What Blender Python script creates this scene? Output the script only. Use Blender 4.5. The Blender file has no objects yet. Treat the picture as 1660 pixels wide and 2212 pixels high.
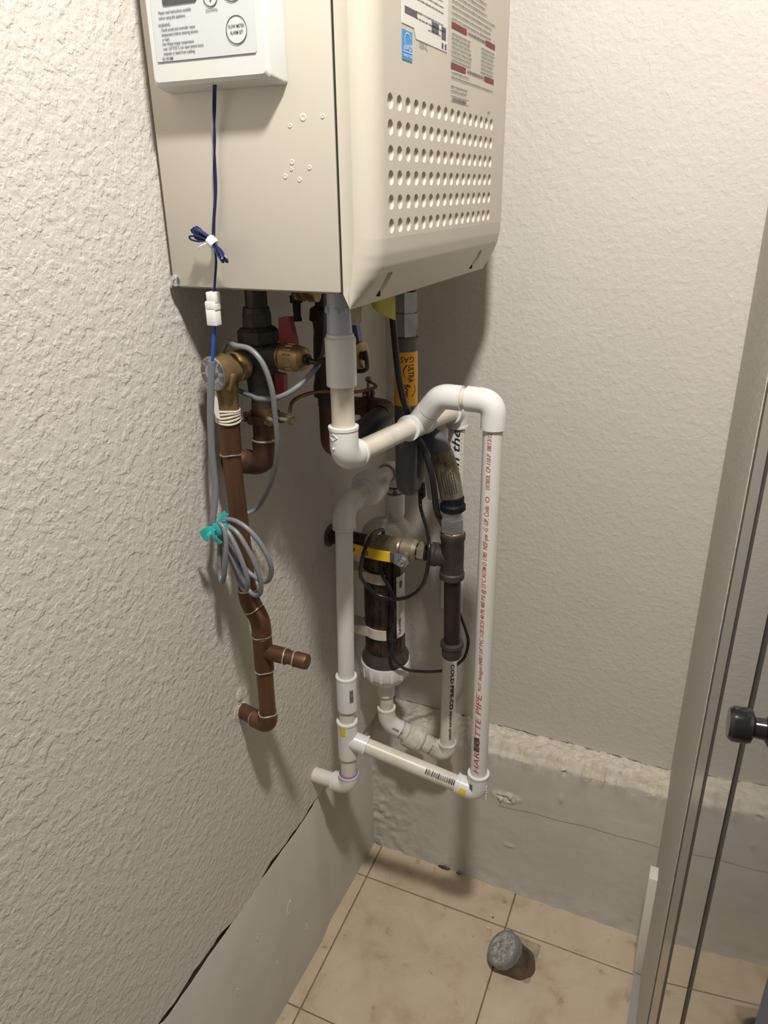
import bpy, bmesh, math, random
from mathutils import Vector, Matrix
random.seed(7)
S = bpy.context.scene
COL = S.collection

# ------------------------------------------------------------------ camera
cam_d = bpy.data.cameras.new('camera'); cam = bpy.data.objects.new('camera', cam_d); COL.objects.link(cam)
pitch, roll, yaw = math.radians(23.1375), math.radians(-0.9355), math.radians(-24.4406)
cy, sy, cp, sp = math.cos(yaw), math.sin(yaw), math.cos(pitch), math.sin(pitch)
fwd = Vector((sy*cp, cy*cp, -sp)); right = Vector((cy, -sy, 0)); up = right.cross(fwd)
r2 = right*math.cos(roll) + up*math.sin(roll); u2 = -right*math.sin(roll) + up*math.cos(roll)
mw = Matrix((r2, u2, -fwd)).transposed().to_4x4(); mw.translation = Vector((0.551, -1.2315, 1.36))
cam.matrix_world = mw
cam_d.sensor_fit = 'HORIZONTAL'; cam_d.sensor_width = 36.0; cam_d.lens = 36.0*1621.35/1660.0
cam_d.clip_start = 0.01
S.camera = cam
# ------------------------------------------------------------------ light and exposure
wld = bpy.data.worlds.new('world'); S.world = wld; wld.use_nodes = True
wld.node_tree.nodes['Background'].inputs[0].default_value = (1.0, 0.95, 0.88, 1)
wld.node_tree.nodes['Background'].inputs[1].default_value = 0.15
ld = bpy.data.lights.new('ceiling_downlight', 'SPOT'); ld.energy = 92; ld.shadow_soft_size = 0.05; ld.color = (1.0, 0.95, 0.885)
ld.spot_size = math.radians(150); ld.spot_blend = 0.25
lo = bpy.data.objects.new('ceiling_downlight', ld); COL.objects.link(lo); lo.location = (0.57, -1.02, 2.24)
S.view_settings.view_transform = 'Standard'; S.view_settings.look = 'None'; S.view_settings.gamma = 1
S.view_settings.use_curve_mapping = False
S.view_settings.exposure = 0.02

# ------------------------------------------------------------------ materials
def nd(t, typ, **k):
    n = t.nodes.new(typ)
    for a, b in k.items(): setattr(n, a, b)
    return n
def ramp(t, fac, stops):
    r = nd(t, 'ShaderNodeValToRGB'); e = r.color_ramp.elements
    while len(e) < len(stops): e.new(0.5)
    for i, (p, c) in enumerate(stops):
        e[i].position = p; e[i].color = (*c, 1) if len(c) == 3 else c
    t.links.new(fac, r.inputs[0]); return r.outputs[0]
def noise(t, co, scale, detail=4, rough=.55, dist=0):
    n = nd(t, 'ShaderNodeTexNoise'); n.inputs['Scale'].default_value = scale; n.inputs['Detail'].default_value = detail
    n.inputs['Roughness'].default_value = rough; n.inputs['Distortion'].default_value = dist
    t.links.new(co, n.inputs['Vector']); return n.outputs['Fac']
def coords(t, scale=None):
    c = nd(t, 'ShaderNodeTexCoord').outputs['Object']
    if scale:
        m = nd(t, 'ShaderNodeMapping'); m.inputs['Scale'].default_value = scale; t.links.new(c, m.inputs[0]); c = m.outputs[0]
    return c
def base(name, col, rough=.5, metal=0., **k):
    m = bpy.data.materials.new(name); m.use_nodes = True
    b = m.node_tree.nodes['Principled BSDF']; b.inputs['Base Color'].default_value = (*col, 1)
    b.inputs['Roughness'].default_value = rough; b.inputs['Metallic'].default_value = metal
    for a, v in k.items(): b.inputs[a.replace('_', ' ')].default_value = v
    return m, m.node_tree, b
def bump(t, b, h, strength, dist, prev=None):
    n = nd(t, 'ShaderNodeBump'); n.inputs['Strength'].default_value = strength; n.inputs['Distance'].default_value = dist
    t.links.new(h, n.inputs['Height'])
    if prev: t.links.new(prev, n.inputs['Normal'])
    t.links.new(n.outputs[0], b.inputs['Normal']); return n.outputs[0]
def math_n(t, op, a, b_):
    n = nd(t, 'ShaderNodeMath', operation=op)
    for i, v in enumerate((a, b_)):
        if isinstance(v, (int, float)): n.inputs[i].default_value = v
        else: t.links.new(v, n.inputs[i])
    return n.outputs[0]
def mott(name, c1, c2, scale, rough=.5, metal=0., lo=.35, hi=.65, bs=0., bscale=None, bdist=.0006, detail=5, stretch=None, **k):
    m, t, b = base(name, c1, rough, metal, **k)
    co = coords(t, stretch); f = noise(t, co, scale, detail)
    t.links.new(ramp(t, f, [(lo, c1), (hi, c2)]), b.inputs['Base Color'])
    if bs: bump(t, b, noise(t, co, bscale or scale*4, 3), bs, bdist)
    return m
def drywall(name, col, k=1.0):
    m, t, b = base(name, col, .62)
    co = coords(t)
    blob = ramp(t, noise(t, co, 70, 3, .5, .1), [(.50, (0, 0, 0)), (.57, (1, 1, 1))])
    mid = noise(t, co, 135, 2, .5)
    fine = noise(t, co, 360, 3, .6)
    vr = nd(t, 'ShaderNodeTexVoronoi', feature='F1'); vr.inputs['Scale'].default_value = 125
    t.links.new(co, vr.inputs['Vector'])
    h = math_n(t, 'ADD', math_n(t, 'ADD', math_n(t, 'MULTIPLY', blob, .34), math_n(t, 'MULTIPLY', mid, .75)), math_n(t, 'ADD', math_n(t, 'MULTIPLY', fine, .42), math_n(t, 'MULTIPLY', vr.outputs['Distance'], -.40)))
    bump(t, b, h, .78*k, .0016)
    v = noise(t, co, 5, 3)
    t.links.new(ramp(t, v, [(.3, tuple(c*.965 for c in col)), (.7, col)]), b.inputs['Base Color'])
    return m
MAT = {}
MAT['wall'] = drywall('painted_drywall', (.61, .575, .525))
MAT['wall_shaded'] = drywall('painted_drywall_shaded', (.585, .555, .512), .6)  # same paint as the left wall, darkened to stand in for weaker light
MAT['core'] = mott('gypsum_core', (.62, .57, .48), (.75, .71, .62), 40, .9)
MAT['gap'], _, _ = base('dark_gap', (.02, .018, .015), .9)
MAT['curb'] = mott('painted_concrete', (.50, .48, .44), (.55, .53, .485), 9, .5, bs=.5, bscale=55, bdist=.0016)
MAT['raw'] = mott('bare_plaster', (.55, .50, .41), (.68, .635, .55), 55, .9, bs=.9, bscale=160, bdist=.002)
def tile_mat():
    m, t, b = base('travertine_tile', (.6, .45, .3), .38)
    co = coords(t)
    f = noise(t, co, 11, 8, .62, .5)
    c = ramp(t, f, [(.25, (.37, .28, .185)), (.46, (.53, .43, .31)), (.62, (.58, .48, .36)), (.8, (.63, .545, .435))])
    sp = ramp(t, noise(t, co, 38, 4, .6, .3), [(.62, (1, 1, 1)), (.72, (.66, .58, .48))])
    mx = nd(t, 'ShaderNodeMix', data_type='RGBA', blend_type='MULTIPLY'); mx.inputs[0].default_value = .8
    t.links.new(c, mx.inputs[6]); t.links.new(sp, mx.inputs[7]); t.links.new(mx.outputs[2], b.inputs['Base Color'])
    bump(t, b, noise(t, co, 120, 3), .12, .001)
    return m
MAT['tile'] = tile_mat()
MAT['grout'] = mott('grout', (.16, .12, .075), (.24, .19, .12), 60, .95)
MAT['heater'], _, _ = base('cream_enamel_shaded', (.555, .52, .44), .42)  # front cover cream darkened a little, painting in its grazing light
MAT['heater_side'], _, _ = base('cream_sheet_metal', (.595, .56, .48), .38)
MAT['ctrl'], _, _ = base('white_plastic', (.60, .615, .60), .4)
MAT['ctrl_face'], _, _ = base('grey_white_faceplate', (.53, .57, .58), .35)
MAT['lcd'], _, _ = base('lcd_glass', (.06, .07, .075), .12)
MAT['ink'], _, _ = base('grey_ink', (.10, .10, .12), .6)
MAT['inkl'], _, _ = base('pale_ink', (.30, .28, .26), .6)
MAT['red'], _, _ = base('red_ink', (.20, .035, .035), .6)
MAT['redp'], _, _ = base('red_pipe_ink', (.50, .06, .06), .6)
MAT['black_ink'], _, _ = base('black_ink', (.012, .014, .022), .6)
MAT['sticker'], _, _ = base('white_sticker', (.72, .71, .68), .45)
MAT['blue_st'], _, _ = base('blue_sticker', (.03, .27, .62), .4)
MAT['white_ink'], _, _ = base('white_ink', (.75, .8, .85), .5)
MAT['pvc'] = mott('white_pvc_fitting', (.73, .725, .71), (.67, .66, .63), 14, .28, lo=.45, hi=.75)
MAT['pipe'] = mott('aged_pvc_pipe', (.70, .655, .575), (.58, .51, .40), 16, .35, lo=.46, hi=.78, stretch=(1, 1, .35))
MAT['pipew'] = mott('white_pvc_pipe', (.70, .685, .65), (.58, .545, .485), 12, .33, lo=.5, hi=.85, stretch=(1, 1, .25))
MAT['purple'], _, _ = base('purple_primer', (.20, .11, .30), .5)
MAT['pvcgrey'], _, _ = base('grey_pvc', (.50, .53, .60), .25)
MAT['clamp'] = mott('yellowed_plastic', (.68, .63, .55), (.52, .46, .38), 40, .45)
MAT['copper'] = mott('aged_copper', (.175, .086, .046), (.095, .048, .028), 26, .48, .6, stretch=(1, 1, .3))
MAT['copperd'] = mott('dark_copper', (.13, .065, .042), (.07, .036, .025), 26, .5, .5)
MAT['solder'] = mott('solder', (.62, .60, .55), (.35, .31, .25), 130, .4, .7)
MAT['brass'] = mott('aged_brass', (.42, .31, .15), (.27, .19, .09), 45, .4, .8)
MAT['bronze'] = mott('dark_bronze', (.085, .075, .06), (.045, .04, .034), 40, .5, .6)
MAT['brassd'] = mott('dull_grey_brass', (.34, .29, .20), (.22, .19, .14), 50, .45, .6)
MAT['iron'] = mott('black_iron', (.045, .04, .037), (.075, .065, .055), 60, .55, .4, bs=.2, bscale=300)
MAT['ironp'] = mott('dark_iron_pipe', (.045, .028, .024), (.02, .016, .015), 20, .4, .4)
MAT['zinc'] = mott('zinc_steel', (.50, .53, .56), (.36, .38, .42), 40, .3, .85)
MAT['chrome'], _, _ = base('chrome', (.75, .75, .76), .15, 1.0)
MAT['rubber'], _, _ = base('black_rubber', (.014, .015, .018), .42)
MAT['hose'] = mott('grey_hose', (.115, .12, .125), (.085, .09, .097), 20, .5)
MAT['orange'], _, _ = base('orange_sleeve', (.86, .40, .015), .35)
MAT['foil'] = mott('worn_clear_label', (.30, .27, .185), (.085, .075, .05), 50, .25, .25, stretch=(1, 1, .2))
MAT['gcable'], _, _ = base('grey_cable', (.17, .18, .19), .36)
MAT['bcable'], _, _ = base('black_cable', (.012, .012, .014), .28)
MAT['navy'], _, _ = base('navy_wire', (.008, .012, .085), .35)
MAT['blue'], _, _ = base('blue_wire', (.01, .085, .45), .35)
MAT['nylon'], _, _ = base('white_nylon', (.80, .80, .76), .4)
MAT['teal'], _, _ = base('teal_tape', (.02, .36, .35), .3, Alpha=1)
MAT['redh'], _, _ = base('red_handle', (.20, .004, .008), .4)
MAT['blueh'], _, _ = base('blue_handle', (.10, .13, .36), .4)
MAT['yellow'], _, _ = base('yellow_handle', (.80, .52, .02), .35)
MAT['ytag'], _, _ = base('yellow_tag', (.80, .72, .16), .5)
MAT['ytag2'], _, _ = base('yellow_pipe_sticker', (.75, .55, .05), .5)
MAT['pcap'], _, _ = base('beige_plastic', (.52, .48, .39), .5)
MAT['media'] = mott('brown_mineral_tube', (.010, .007, .005), (.070, .042, .022), 34, .12, lo=.46, hi=.72)
MAT['darkband'], _, _ = base('dark_tube_rim', (.055, .047, .042), .15)
MAT['dome'], _, _ = base('cloudy_cap', (.60, .56, .50), .3)
MAT['galv'] = mott('galvanised_rough', (.52, .51, .49), (.25, .25, .245), 110, .65, .15, bs=1.0, bscale=260, bdist=.003)
MAT['galvs'] = mott('galvanised_rim', (.19, .205, .195), (.27, .28, .265), 40, .55, .25)
MAT['rust'] = mott('rusty_pipe', (.16, .12, .085), (.055, .042, .034), 36, .6, .25, bs=.5, bscale=120)
MAT['cement'] = mott('cement_patch', (.44, .36, .27), (.30, .25, .19), 45, .9, bs=.6)
MAT['mirror'], _, _ = base('mirror_glass', (.52, .52, .51), .04, 1.0)
MAT['alu'], _, _ = base('brushed_aluminium', (.45, .44, .43), .26, 1.0)
MAT['seal'], _, _ = base('dark_seal', (.05, .045, .042), .5)
MAT['knob'], _, _ = base('black_knob', (.012, .012, .013), .16)
MAT['trim'], _, _ = base('white_trim', (.72, .70, .65), .45)
MAT['thresh'], _, _ = base('grey_threshold', (.33, .32, .30), .5)
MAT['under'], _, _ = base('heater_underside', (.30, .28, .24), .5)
MAT['plate'], _, _ = base('outlet_plate', (.74, .73, .70), .35)
MAT['green'], _, _ = base('green_ink', (.01, .16, .10), .4)
MAT['dust'] = mott('dusty_pvc', (.72, .69, .63), (.50, .46, .39), 60, .6)

# ------------------------------------------------------------------ mesh helpers
def V(*a): return Vector(a if len(a) == 3 else a[0])
class MB:
    def __init__(s): s.v, s.f, s.m = [], [], []
    def add(s, v, f, mat=0):
        o = len(s.v); s.v += [tuple(p) for p in v]; s.f += [tuple(i+o for i in q) for q in f]; s.m += [mat]*len(f); return s
    def tube(s, path, r, seg=16, cap=True, closed=False, mat=0, phase=0.):
        P = [V(p) for p in path]; n = len(P); R = r if isinstance(r, (list, tuple)) else [r]*n
        T = []
        for i in range(n):
            a = P[i-1] if (i or closed) else P[i]; b = P[(i+1) % n] if (i < n-1 or closed) else P[i]
            d = b-a; T.append(d.normalized() if d.length > 1e-9 else (T[-1] if T else V(0, 0, 1)))
        q = T[0]; ref = V(0, 0, 1) if abs(q.z) < .9 else V(1, 0, 0)
        N = (ref - q*ref.dot(q)).normalized(); vs = []
        for i in range(n):
            N = (N - T[i]*N.dot(T[i])).normalized(); B = T[i].cross(N)
            for k in range(seg):
                a = phase + 2*math.pi*k/seg
                vs.append(P[i] + (N*math.cos(a) + B*math.sin(a))*R[i])
        fs = []
        for i in range(n if closed else n-1):
            j = (i+1) % n
            for k in range(seg):
                l = (k+1) % seg; fs.append((i*seg+k, i*seg+l, j*seg+l, j*seg+k))
        if cap and not closed:
            fs.append(tuple(range(seg-1, -1, -1))); fs.append(tuple((n-1)*seg+k for k in range(seg)))
        return s.add(vs, fs, mat)
    def lathe(s, p, d, prof, seg=24, phase=0., mat=0):
        p, d = V(p), V(d).normalized()
        return s.tube2([p + d*t for t, _ in prof], d, [r for _, r in prof], seg, phase, mat)
    def tube2(s, P, d, R, seg, phase, mat):
        ref = V(0, 0, 1) if abs(d.z) < .9 else V(1, 0, 0)
        N = (ref - d*ref.dot(d)).normalized(); B = d.cross(N); vs = []
        for p, r in zip(P, R):
            for k in range(seg):
                a = phase + 2*math.pi*k/seg; vs.append(p + (N*math.cos(a) + B*math.sin(a))*r)
        n = len(P); fs = []
        for i in range(n-1):
            for k in range(seg):
                l = (k+1) % seg; fs.append((i*seg+k, i*seg+l, (i+1)*seg+l, (i+1)*seg+k))
        fs.append(tuple(range(seg-1, -1, -1))); fs.append(tuple((n-1)*seg+k for k in range(seg)))
        return s.add(vs, fs, mat)
    def cyl(s, a, b, r, seg=24, ch=0., mat=0, phase=0.):
        a, b = V(a), V(b); L = (b-a).length
        pr = [(0, r), (L, r)] if not ch else [(0, r-ch), (ch, r), (L-ch, r), (L, r-ch)]
        return s.lathe(a, b-a, pr, seg, phase, mat)
    def box(s, c, sz, rot=None, bev=0., segs=2, mat=0):
        bm = bmesh.new(); bmesh.ops.create_cube(bm, size=1.)
        bmesh.ops.scale(bm, vec=sz, verts=bm.verts)
        if bev: bmesh.ops.bevel(bm, geom=bm.edges[:], offset=bev, segments=segs, affect='EDGES', profile=.5)
        M = Matrix.Translation(V(c)) @ (rot.to_4x4() if rot else Matrix())
        bm.verts.index_update()
        s.add([M @ v.co for v in bm.verts], [[v.index for v in f.verts] for f in bm.faces], mat); bm.free(); return s
    def prism(s, pts, off, mat=0):
        n = len(pts); off = V(off); a = [V(p) for p in pts]
        fs = [tuple(range(n-1, -1, -1)), tuple(range(n, 2*n))] + [(i, (i+1) % n, n+(i+1) % n, n+i) for i in range(n)]
        return s.add(a + [p+off for p in a], fs, mat)
    def ball(s, c, r, seg=12, sc=(1, 1, 1), mat=0):
        bm = bmesh.new(); bmesh.ops.create_uvsphere(bm, u_segments=seg, v_segments=max(6, seg//2), radius=r); bm.verts.index_update()
        s.add([V(c) + V(v.co.x*sc[0], v.co.y*sc[1], v.co.z*sc[2]) for v in bm.verts], [[v.index for v in f.verts] for f in bm.faces], mat); bm.free(); return s
    def elbow(s, c, d1, d2, r, L1, L2=None, t=.02, lip=.0009, seg=28):
        c, d1, d2 = V(c), V(d1).normalized(), V(d2).normalized(); L2 = L2 or L1
        pts, rad = [], []
        for q in ((L1, r+lip), (L1-.0035, r+lip), (L1-.004, r)): pts.append(c+d1*q[0]); rad.append(q[1])
        for i in range(11):
            u = i/10; pts.append(c + d1*t*(1-u)**2 + d2*t*u*u); rad.append(r)
        for q in ((L2-.004, r), (L2-.0035, r+lip), (L2, r+lip)): pts.append(c+d2*q[0]); rad.append(q[1])
        return s.tube(pts, rad, seg)
    def build(s, name, mat, parent=None, ang=38, flat=False):
        me = bpy.data.meshes.new(name); me.from_pydata(s.v, [], s.f)
        for m in (mat if isinstance(mat, (list, tuple)) else [mat]): me.materials.append(MAT[m] if isinstance(m, str) else m)
        if any(s.m): me.polygons.foreach_set('material_index', s.m)
        bm = bmesh.new(); bm.from_mesh(me); bmesh.ops.recalc_face_normals(bm, faces=bm.faces[:]); bm.to_mesh(me); bm.free()
        if not flat:
            me.polygons.foreach_set('use_smooth', [True]*len(me.polygons)); me.set_sharp_from_angle(angle=math.radians(ang))
        o = bpy.data.objects.new(name, me); COL.objects.link(o)
        if parent: attach(o, parent)
        return o
def attach(o, p):
    o.parent = p; q = p; off = Vector()
    while q: off += q.location; q = q.parent
    o.location = -off
def thing(name, label, cat, loc, group=None):
    o = bpy.data.objects.new(name, None); COL.objects.link(o); o.location = loc; o.empty_display_size = .02
    o['label'] = label; o['category'] = cat
    if group: o['group'] = group
    return o
def tag(o, label, cat, group=None):
    o['label'] = label; o['category'] = cat
    if group: o['group'] = group
    return o
def struct(o, label, cat):
    o['kind'] = 'structure'; o['label'] = label; o['category'] = cat; return o
def spline(pts, n=10, closed=False):
    P = [V(p) for p in pts]; N = len(P); out = []
    rng = range(N if closed else N-1)
    for i in rng:
        if closed: a, b, c, d = P[i-1], P[i], P[(i+1) % N], P[(i+2) % N]
        else: a, b, c, d = P[max(i-1, 0)], P[i], P[i+1], P[min(i+2, N-1)]
        for k in range(n):
            t = k/n; out.append(.5*((2*b) + (c-a)*t + (2*a-5*b+4*c-d)*t*t + (3*b-a-3*c+d)*t**3))
    if not closed: out.append(P[-1])
    return out
def text2d(body, size, align='LEFT', shear=0., res=2, bold=0.):
    cu = bpy.data.curves.new('t', 'FONT'); cu.body = body; cu.size = size; cu.align_x = align; cu.align_y = 'CENTER'
    cu.shear = shear; cu.resolution_u = res; cu.offset = bold
    o = bpy.data.objects.new('t', cu); COL.objects.link(o)
    dg = bpy.context.evaluated_depsgraph_get(); me = bpy.data.meshes.new_from_object(o.evaluated_get(dg))
    vs = [tuple(v.co) for v in me.vertices]; fs = [tuple(p.vertices) for p in me.polygons]
    bpy.data.objects.remove(o); bpy.data.curves.remove(cu); bpy.data.meshes.remove(me)
    return vs, fs
def dense(vs, fs, L):
    bm = bmesh.new(); q = [bm.verts.new(v) for v in vs]
    for f in fs:
        try: bm.faces.new([q[i] for i in f])
        except ValueError: pass
    bmesh.ops.triangulate(bm, faces=bm.faces[:])
    for _ in range(4):
        e = [e for e in bm.edges if abs(e.verts[0].co.y-e.verts[1].co.y) > L]
        if not e: break
        bmesh.ops.subdivide_edges(bm, edges=e, cuts=1, use_grid_fill=False); bmesh.ops.triangulate(bm, faces=[f for f in bm.faces if len(f.verts) > 3])
    bm.verts.index_update(); out = ([tuple(v.co) for v in bm.verts], [tuple(v.index for v in f.verts) for f in bm.faces]); bm.free(); return out
def flat_text(mb, body, size, o, ux, uy, **k):
    vs, fs = text2d(body, size, **k); o, ux, uy = V(o), V(ux), V(uy)
    return mb.add([o + ux*x + uy*y for x, y, _ in vs], fs)
def wrap_text(mb, body, size, p, axis, r, ang, width=None, up_sign=-1, **k):
    """lettering printed round a pipe: reads along axis, centred on direction 'ang' (a vector)"""
    vs, fs = dense(*text2d(body, size, **k), r*.16); p, ax, a = V(p), V(axis).normalized(), V(ang)
    a = (a - ax*a.dot(ax)).normalized(); b = ax.cross(a)*up_sign
    if width:
        x0 = min(v[0] for v in vs); x1 = max(v[0] for v in vs); vs = [((x-x0)*width/(x1-x0), y, 0) for x, y, _ in vs]
    return mb.add([p + ax*x + (a*math.cos(y/r) + b*math.sin(y/r))*r for x, y, _ in vs], fs)
def patch(mb, p, axis, r, ang, h, half, seg=10, mat=0):
    """sticker round a pipe: from p along axis for h, +-half radians about direction ang"""
    p, ax, a = V(p), V(axis).normalized(), V(ang); a = (a-ax*a.dot(ax)).normalized(); b = ax.cross(a); vs = []
    for z in (0, h):
        for i in range(seg+1):
            q = -half+2*half*i/seg; vs.append(p+ax*z+(a*math.cos(q)+b*math.sin(q))*r)
    return mb.add(vs, [(i, i+1, seg+2+i, seg+1+i) for i in range(seg)], mat)

# ================================================================== SETTING
CT = 0.352
def jag(u, s): return .0035*math.sin(u*37+s)+.0025*math.sin(u*91+s*2)+.0015*math.sin(u*211+s*3)
# left wall drywall above the curb, broken lower edge
n = 150; top = []; low = []
for i in range(n+1):
    y_ = -1.7+1.7*i/n; low.append((0, y_, CT + (jag(y_, 1.)*.6 if y_ < -.3 else 0) - (.010 if -.62 < y_ < -.5 else 0)*math.sin((y_+.62)/.12*math.pi)))
mb = MB(); poly = low + [(0, 0, 2.42), (0, -1.7, 2.42)]
mb.prism(poly, (-.019, 0, 0)); o = mb.build('wall_left', 'wall', flat=True); struct(o, 'textured off-white plaster wall on the left behind the heater', 'wall')
def gapw(yy): return (.0008 + .0062*min(1, max(0, (-.315-yy)/.06)) + .0040*min(1, max(0, (-.50-yy)/.2)) + jag(yy, 4.)*.22)*min(1, max(0, (yy+.775)/.02))
def facex(yy): return -.006 + .0065*min(1, max(0, (-.30-yy)/.05))
vs, fs = [], []; NG = 170
for i in range(NG+1):
    y_ = -1.7+1.7*i/NG; f_ = facex(y_)
    vs += [(f_, y_, -.012), (f_, y_, CT-gapw(y_)-.002), (f_-.0012, y_, CT-gapw(y_)), (f_-.0040, y_, CT-gapw(y_)-.022), (-.0185, y_, CT-gapw(y_)-.022), (-.0185, y_, -.012)]
fs = [(i*6+j, i*6+(j+1) % 6, i*6+6+(j+1) % 6, i*6+6+j) for i in range(NG) for j in range(6)]
mb = MB(); mb.add(vs, fs); o = mb.build('baseboard_left', 'curb', ang=50); struct(o, 'smooth painted concrete curb below the left wall', 'baseboard')
mb = MB(); mb.box((-.0205, -.85, CT-.01), (.003, 1.7, .06)); mb.build('wall_gap', 'gap', bpy.data.objects['wall_left'], flat=True)
# gouge scars in the left curb
for (yy, zz, h_, w_) in ((-.452, .206, .034, .0075), (-.545, .245, .012, .003), (-.61, .20, .014, .003), (-.66, .125, .013, .003), (-.50, .13, .010, .0025), (-.40, .10, .012, .0025)):
    c = 14; q_ = [random.uniform(.7, 1.2) for _ in range(c)]; f_ = facex(yy)
    def rg(sc_, x_): return [(f_+x_*random.uniform(.6, 1.2), yy+math.cos(2*math.pi*k/c)*w_*q_[k]*sc_+(math.sin(2*math.pi*k/c))*h_*.12*sc_, zz+math.sin(2*math.pi*k/c)*h_*q_[k]*.6*sc_) for k in range(c)]
    vs = rg(1, -.0004) + rg(.8, .0016) + rg(.55, .0004)
    fs = [(r*c+i, r*c+(i+1) % c, (r+1)*c+(i+1) % c, (r+1)*c+i) for r in (0, 1) for i in range(c)] + [tuple(2*c+i for i in range(c))]
    MB().add(vs, fs).build('plaster_scar', 'raw' if h_ > .02 else 'curb', o, ang=20)

# back wall drywall
n = 90; low = [(-.013+.62*i/n, 0, .3455 + jag(i/n, 3.)*.3) for i in range(n+1)]
mb = MB(); mb.prism(low + [(.607, 0, 2.42), (-.013, 0, 2.42)], (0, .014, 0)); o = mb.build('wall_back', 'wall_shaded', flat=True)
struct(o, 'textured off-white plaster wall facing the camera', 'wall')
mb = MB(); mb.box((.29, .03, .352), (.62, .02, .03)); mb.build('wall_gap', 'gap', o)
# back curb: battered painted face, broken bare top
def hsh(i, j): return math.sin(i*12.9898+j*78.233)*43758.5453 % 1.
def vn(x, y):
    i, j = math.floor(x), math.floor(y); u, v = x-i, y-j; u = u*u*(3-2*u); v = v*v*(3-2*v)
    return (hsh(i, j)*(1-u)+hsh(i+1, j)*u)*(1-v)+(hsh(i, j+1)*(1-u)+hsh(i+1, j+1)*u)*v
def fbm(x, y): return vn(x, y)+.5*vn(x*2.1+7, y*2.1)+.25*vn(x*4.3, y*4.3+3)
NX, x0, x1 = 230, -.02, .60
NZ = 84
prof = [(0, z) for z in [i*.325/NZ for i in range(NZ+1)]] + [(1, t) for t in [i/30 for i in range(1, 31)]]
vs, fs, ms = [], [], []
def curb_point(x, kind, q):
    topd = .056 + .03*max(0, 1-x/.16)**1.5 + .008*math.sin(x*9)
    rough_e = (fbm(x*70, 1.5)-.87)*.010 + (fbm(x*220, 9.)-.87)*.004
    if kind == 0:
        z = q; y = -.087 - .004*x/.6 + (z/.325)*(.087-topd-.001); y += (rough_e*.8 if z > .300 else 0)*((z-.300)/.025 if z > .3 else 0)
        y += (fbm(x*26, z*26)-.87)*.0011
        left = max(0, 1-x/.13); y -= left*(fbm(x*75, z*75)-.75)*.0045
        low_ = max(0, 1-z/.05); y -= low_*(fbm(x*40, z*40)-.5)*.004
        e = ((x-.282)/.034)**2+((z-.2305)/.013)**2
        if e < 1: y -= (1-e)*(fbm(x*160, z*160)-.55)*.014
        for (cx, cz, a, b_) in ((.392, .259, .0035, .013), (.30, .115, .014, .005)):
            e = ((x-cx)/a)**2+((z-cz)/b_)**2
            if e < 1: y -= (1-e)*.004
        for (cx, cz) in ((.391, .318),):
            e = ((x-cx)/.006)**2+((z-cz)/.006)**2
            if e < 1: y += (1-e)*.006
        return (x, y, z)
    t = q
    ye = -topd + rough_e
    y = ye*(1-t) + .012*t
    rise = min(1, t/.16)
    z = .325 + rise*(.016+.003*fbm(x*30, t*3)) + (fbm(x*90, y*160)-.87)*.006*min(1, t*7) + (fbm(x*260, y*300)-.87)*.0025*min(1, t*7)
    y += (fbm(x*140, t*9)-.87)*.003*min(1, t*5)*(1-t)
    return (x, y, min(z, .3478))
for i in range(NX+1):
    x_ = x0+(x1-x0)*i/NX
    for k, q in prof: vs.append(curb_point(x_, k, q))
m_ = len(prof)
for i in range(NX):
    x_ = x0+(x1-x0)*i/NX
    for j in range(m_-1):
        a = i*m_+j; fs.append((a, a+m_, a+m_+1, a+1))
        z_ = vs[a][2]; e = ((x_-.282)/.030)**2+((z_-.2305)/.011)**2
        ms.append(1 if ((j-(NZ-8))/9. > .75*fbm(x_*48, j*.35)-.1+.25*fbm(x_*150, j*.9)-.1) or (e < 1 and prof[j][0] == 0) else 0)
mb = MB(); mb.v, mb.f, mb.m = vs, fs, ms
o = mb.build('baseboard_back', ['curb', 'raw'], ang=60)
mb = MB(); pts_ = [(x_, .2065+.009*(x_-.29)/.29+.0012*math.sin(x_*60)) for x_ in [.27+.33*i/60 for i in range(61)]]
mb.add([(x_, curb_point(x_, 0, z_)[1]-.0006, z_+d_) for x_, z_ in pts_ for d_ in (-.0005, .0005)], [(2*i, 2*i+2, 2*i+3, 2*i+1) for i in range(60)]); mb.build('paint_crack', 'under', o, flat=True)
struct(o, 'rough painted concrete curb with a bare broken top along the back wall', 'baseboard')
# right return wall
mb = MB(); mb.prism([(.578, .01, 0), (.592, -.462, 0), (.70, -.462, 0), (.70, .01, 0)], (0, 0, 2.42))
o = mb.build('wall_right', 'wall_shaded', flat=True); struct(o, 'narrow textured return wall beside the mirrored door', 'wall')

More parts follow.
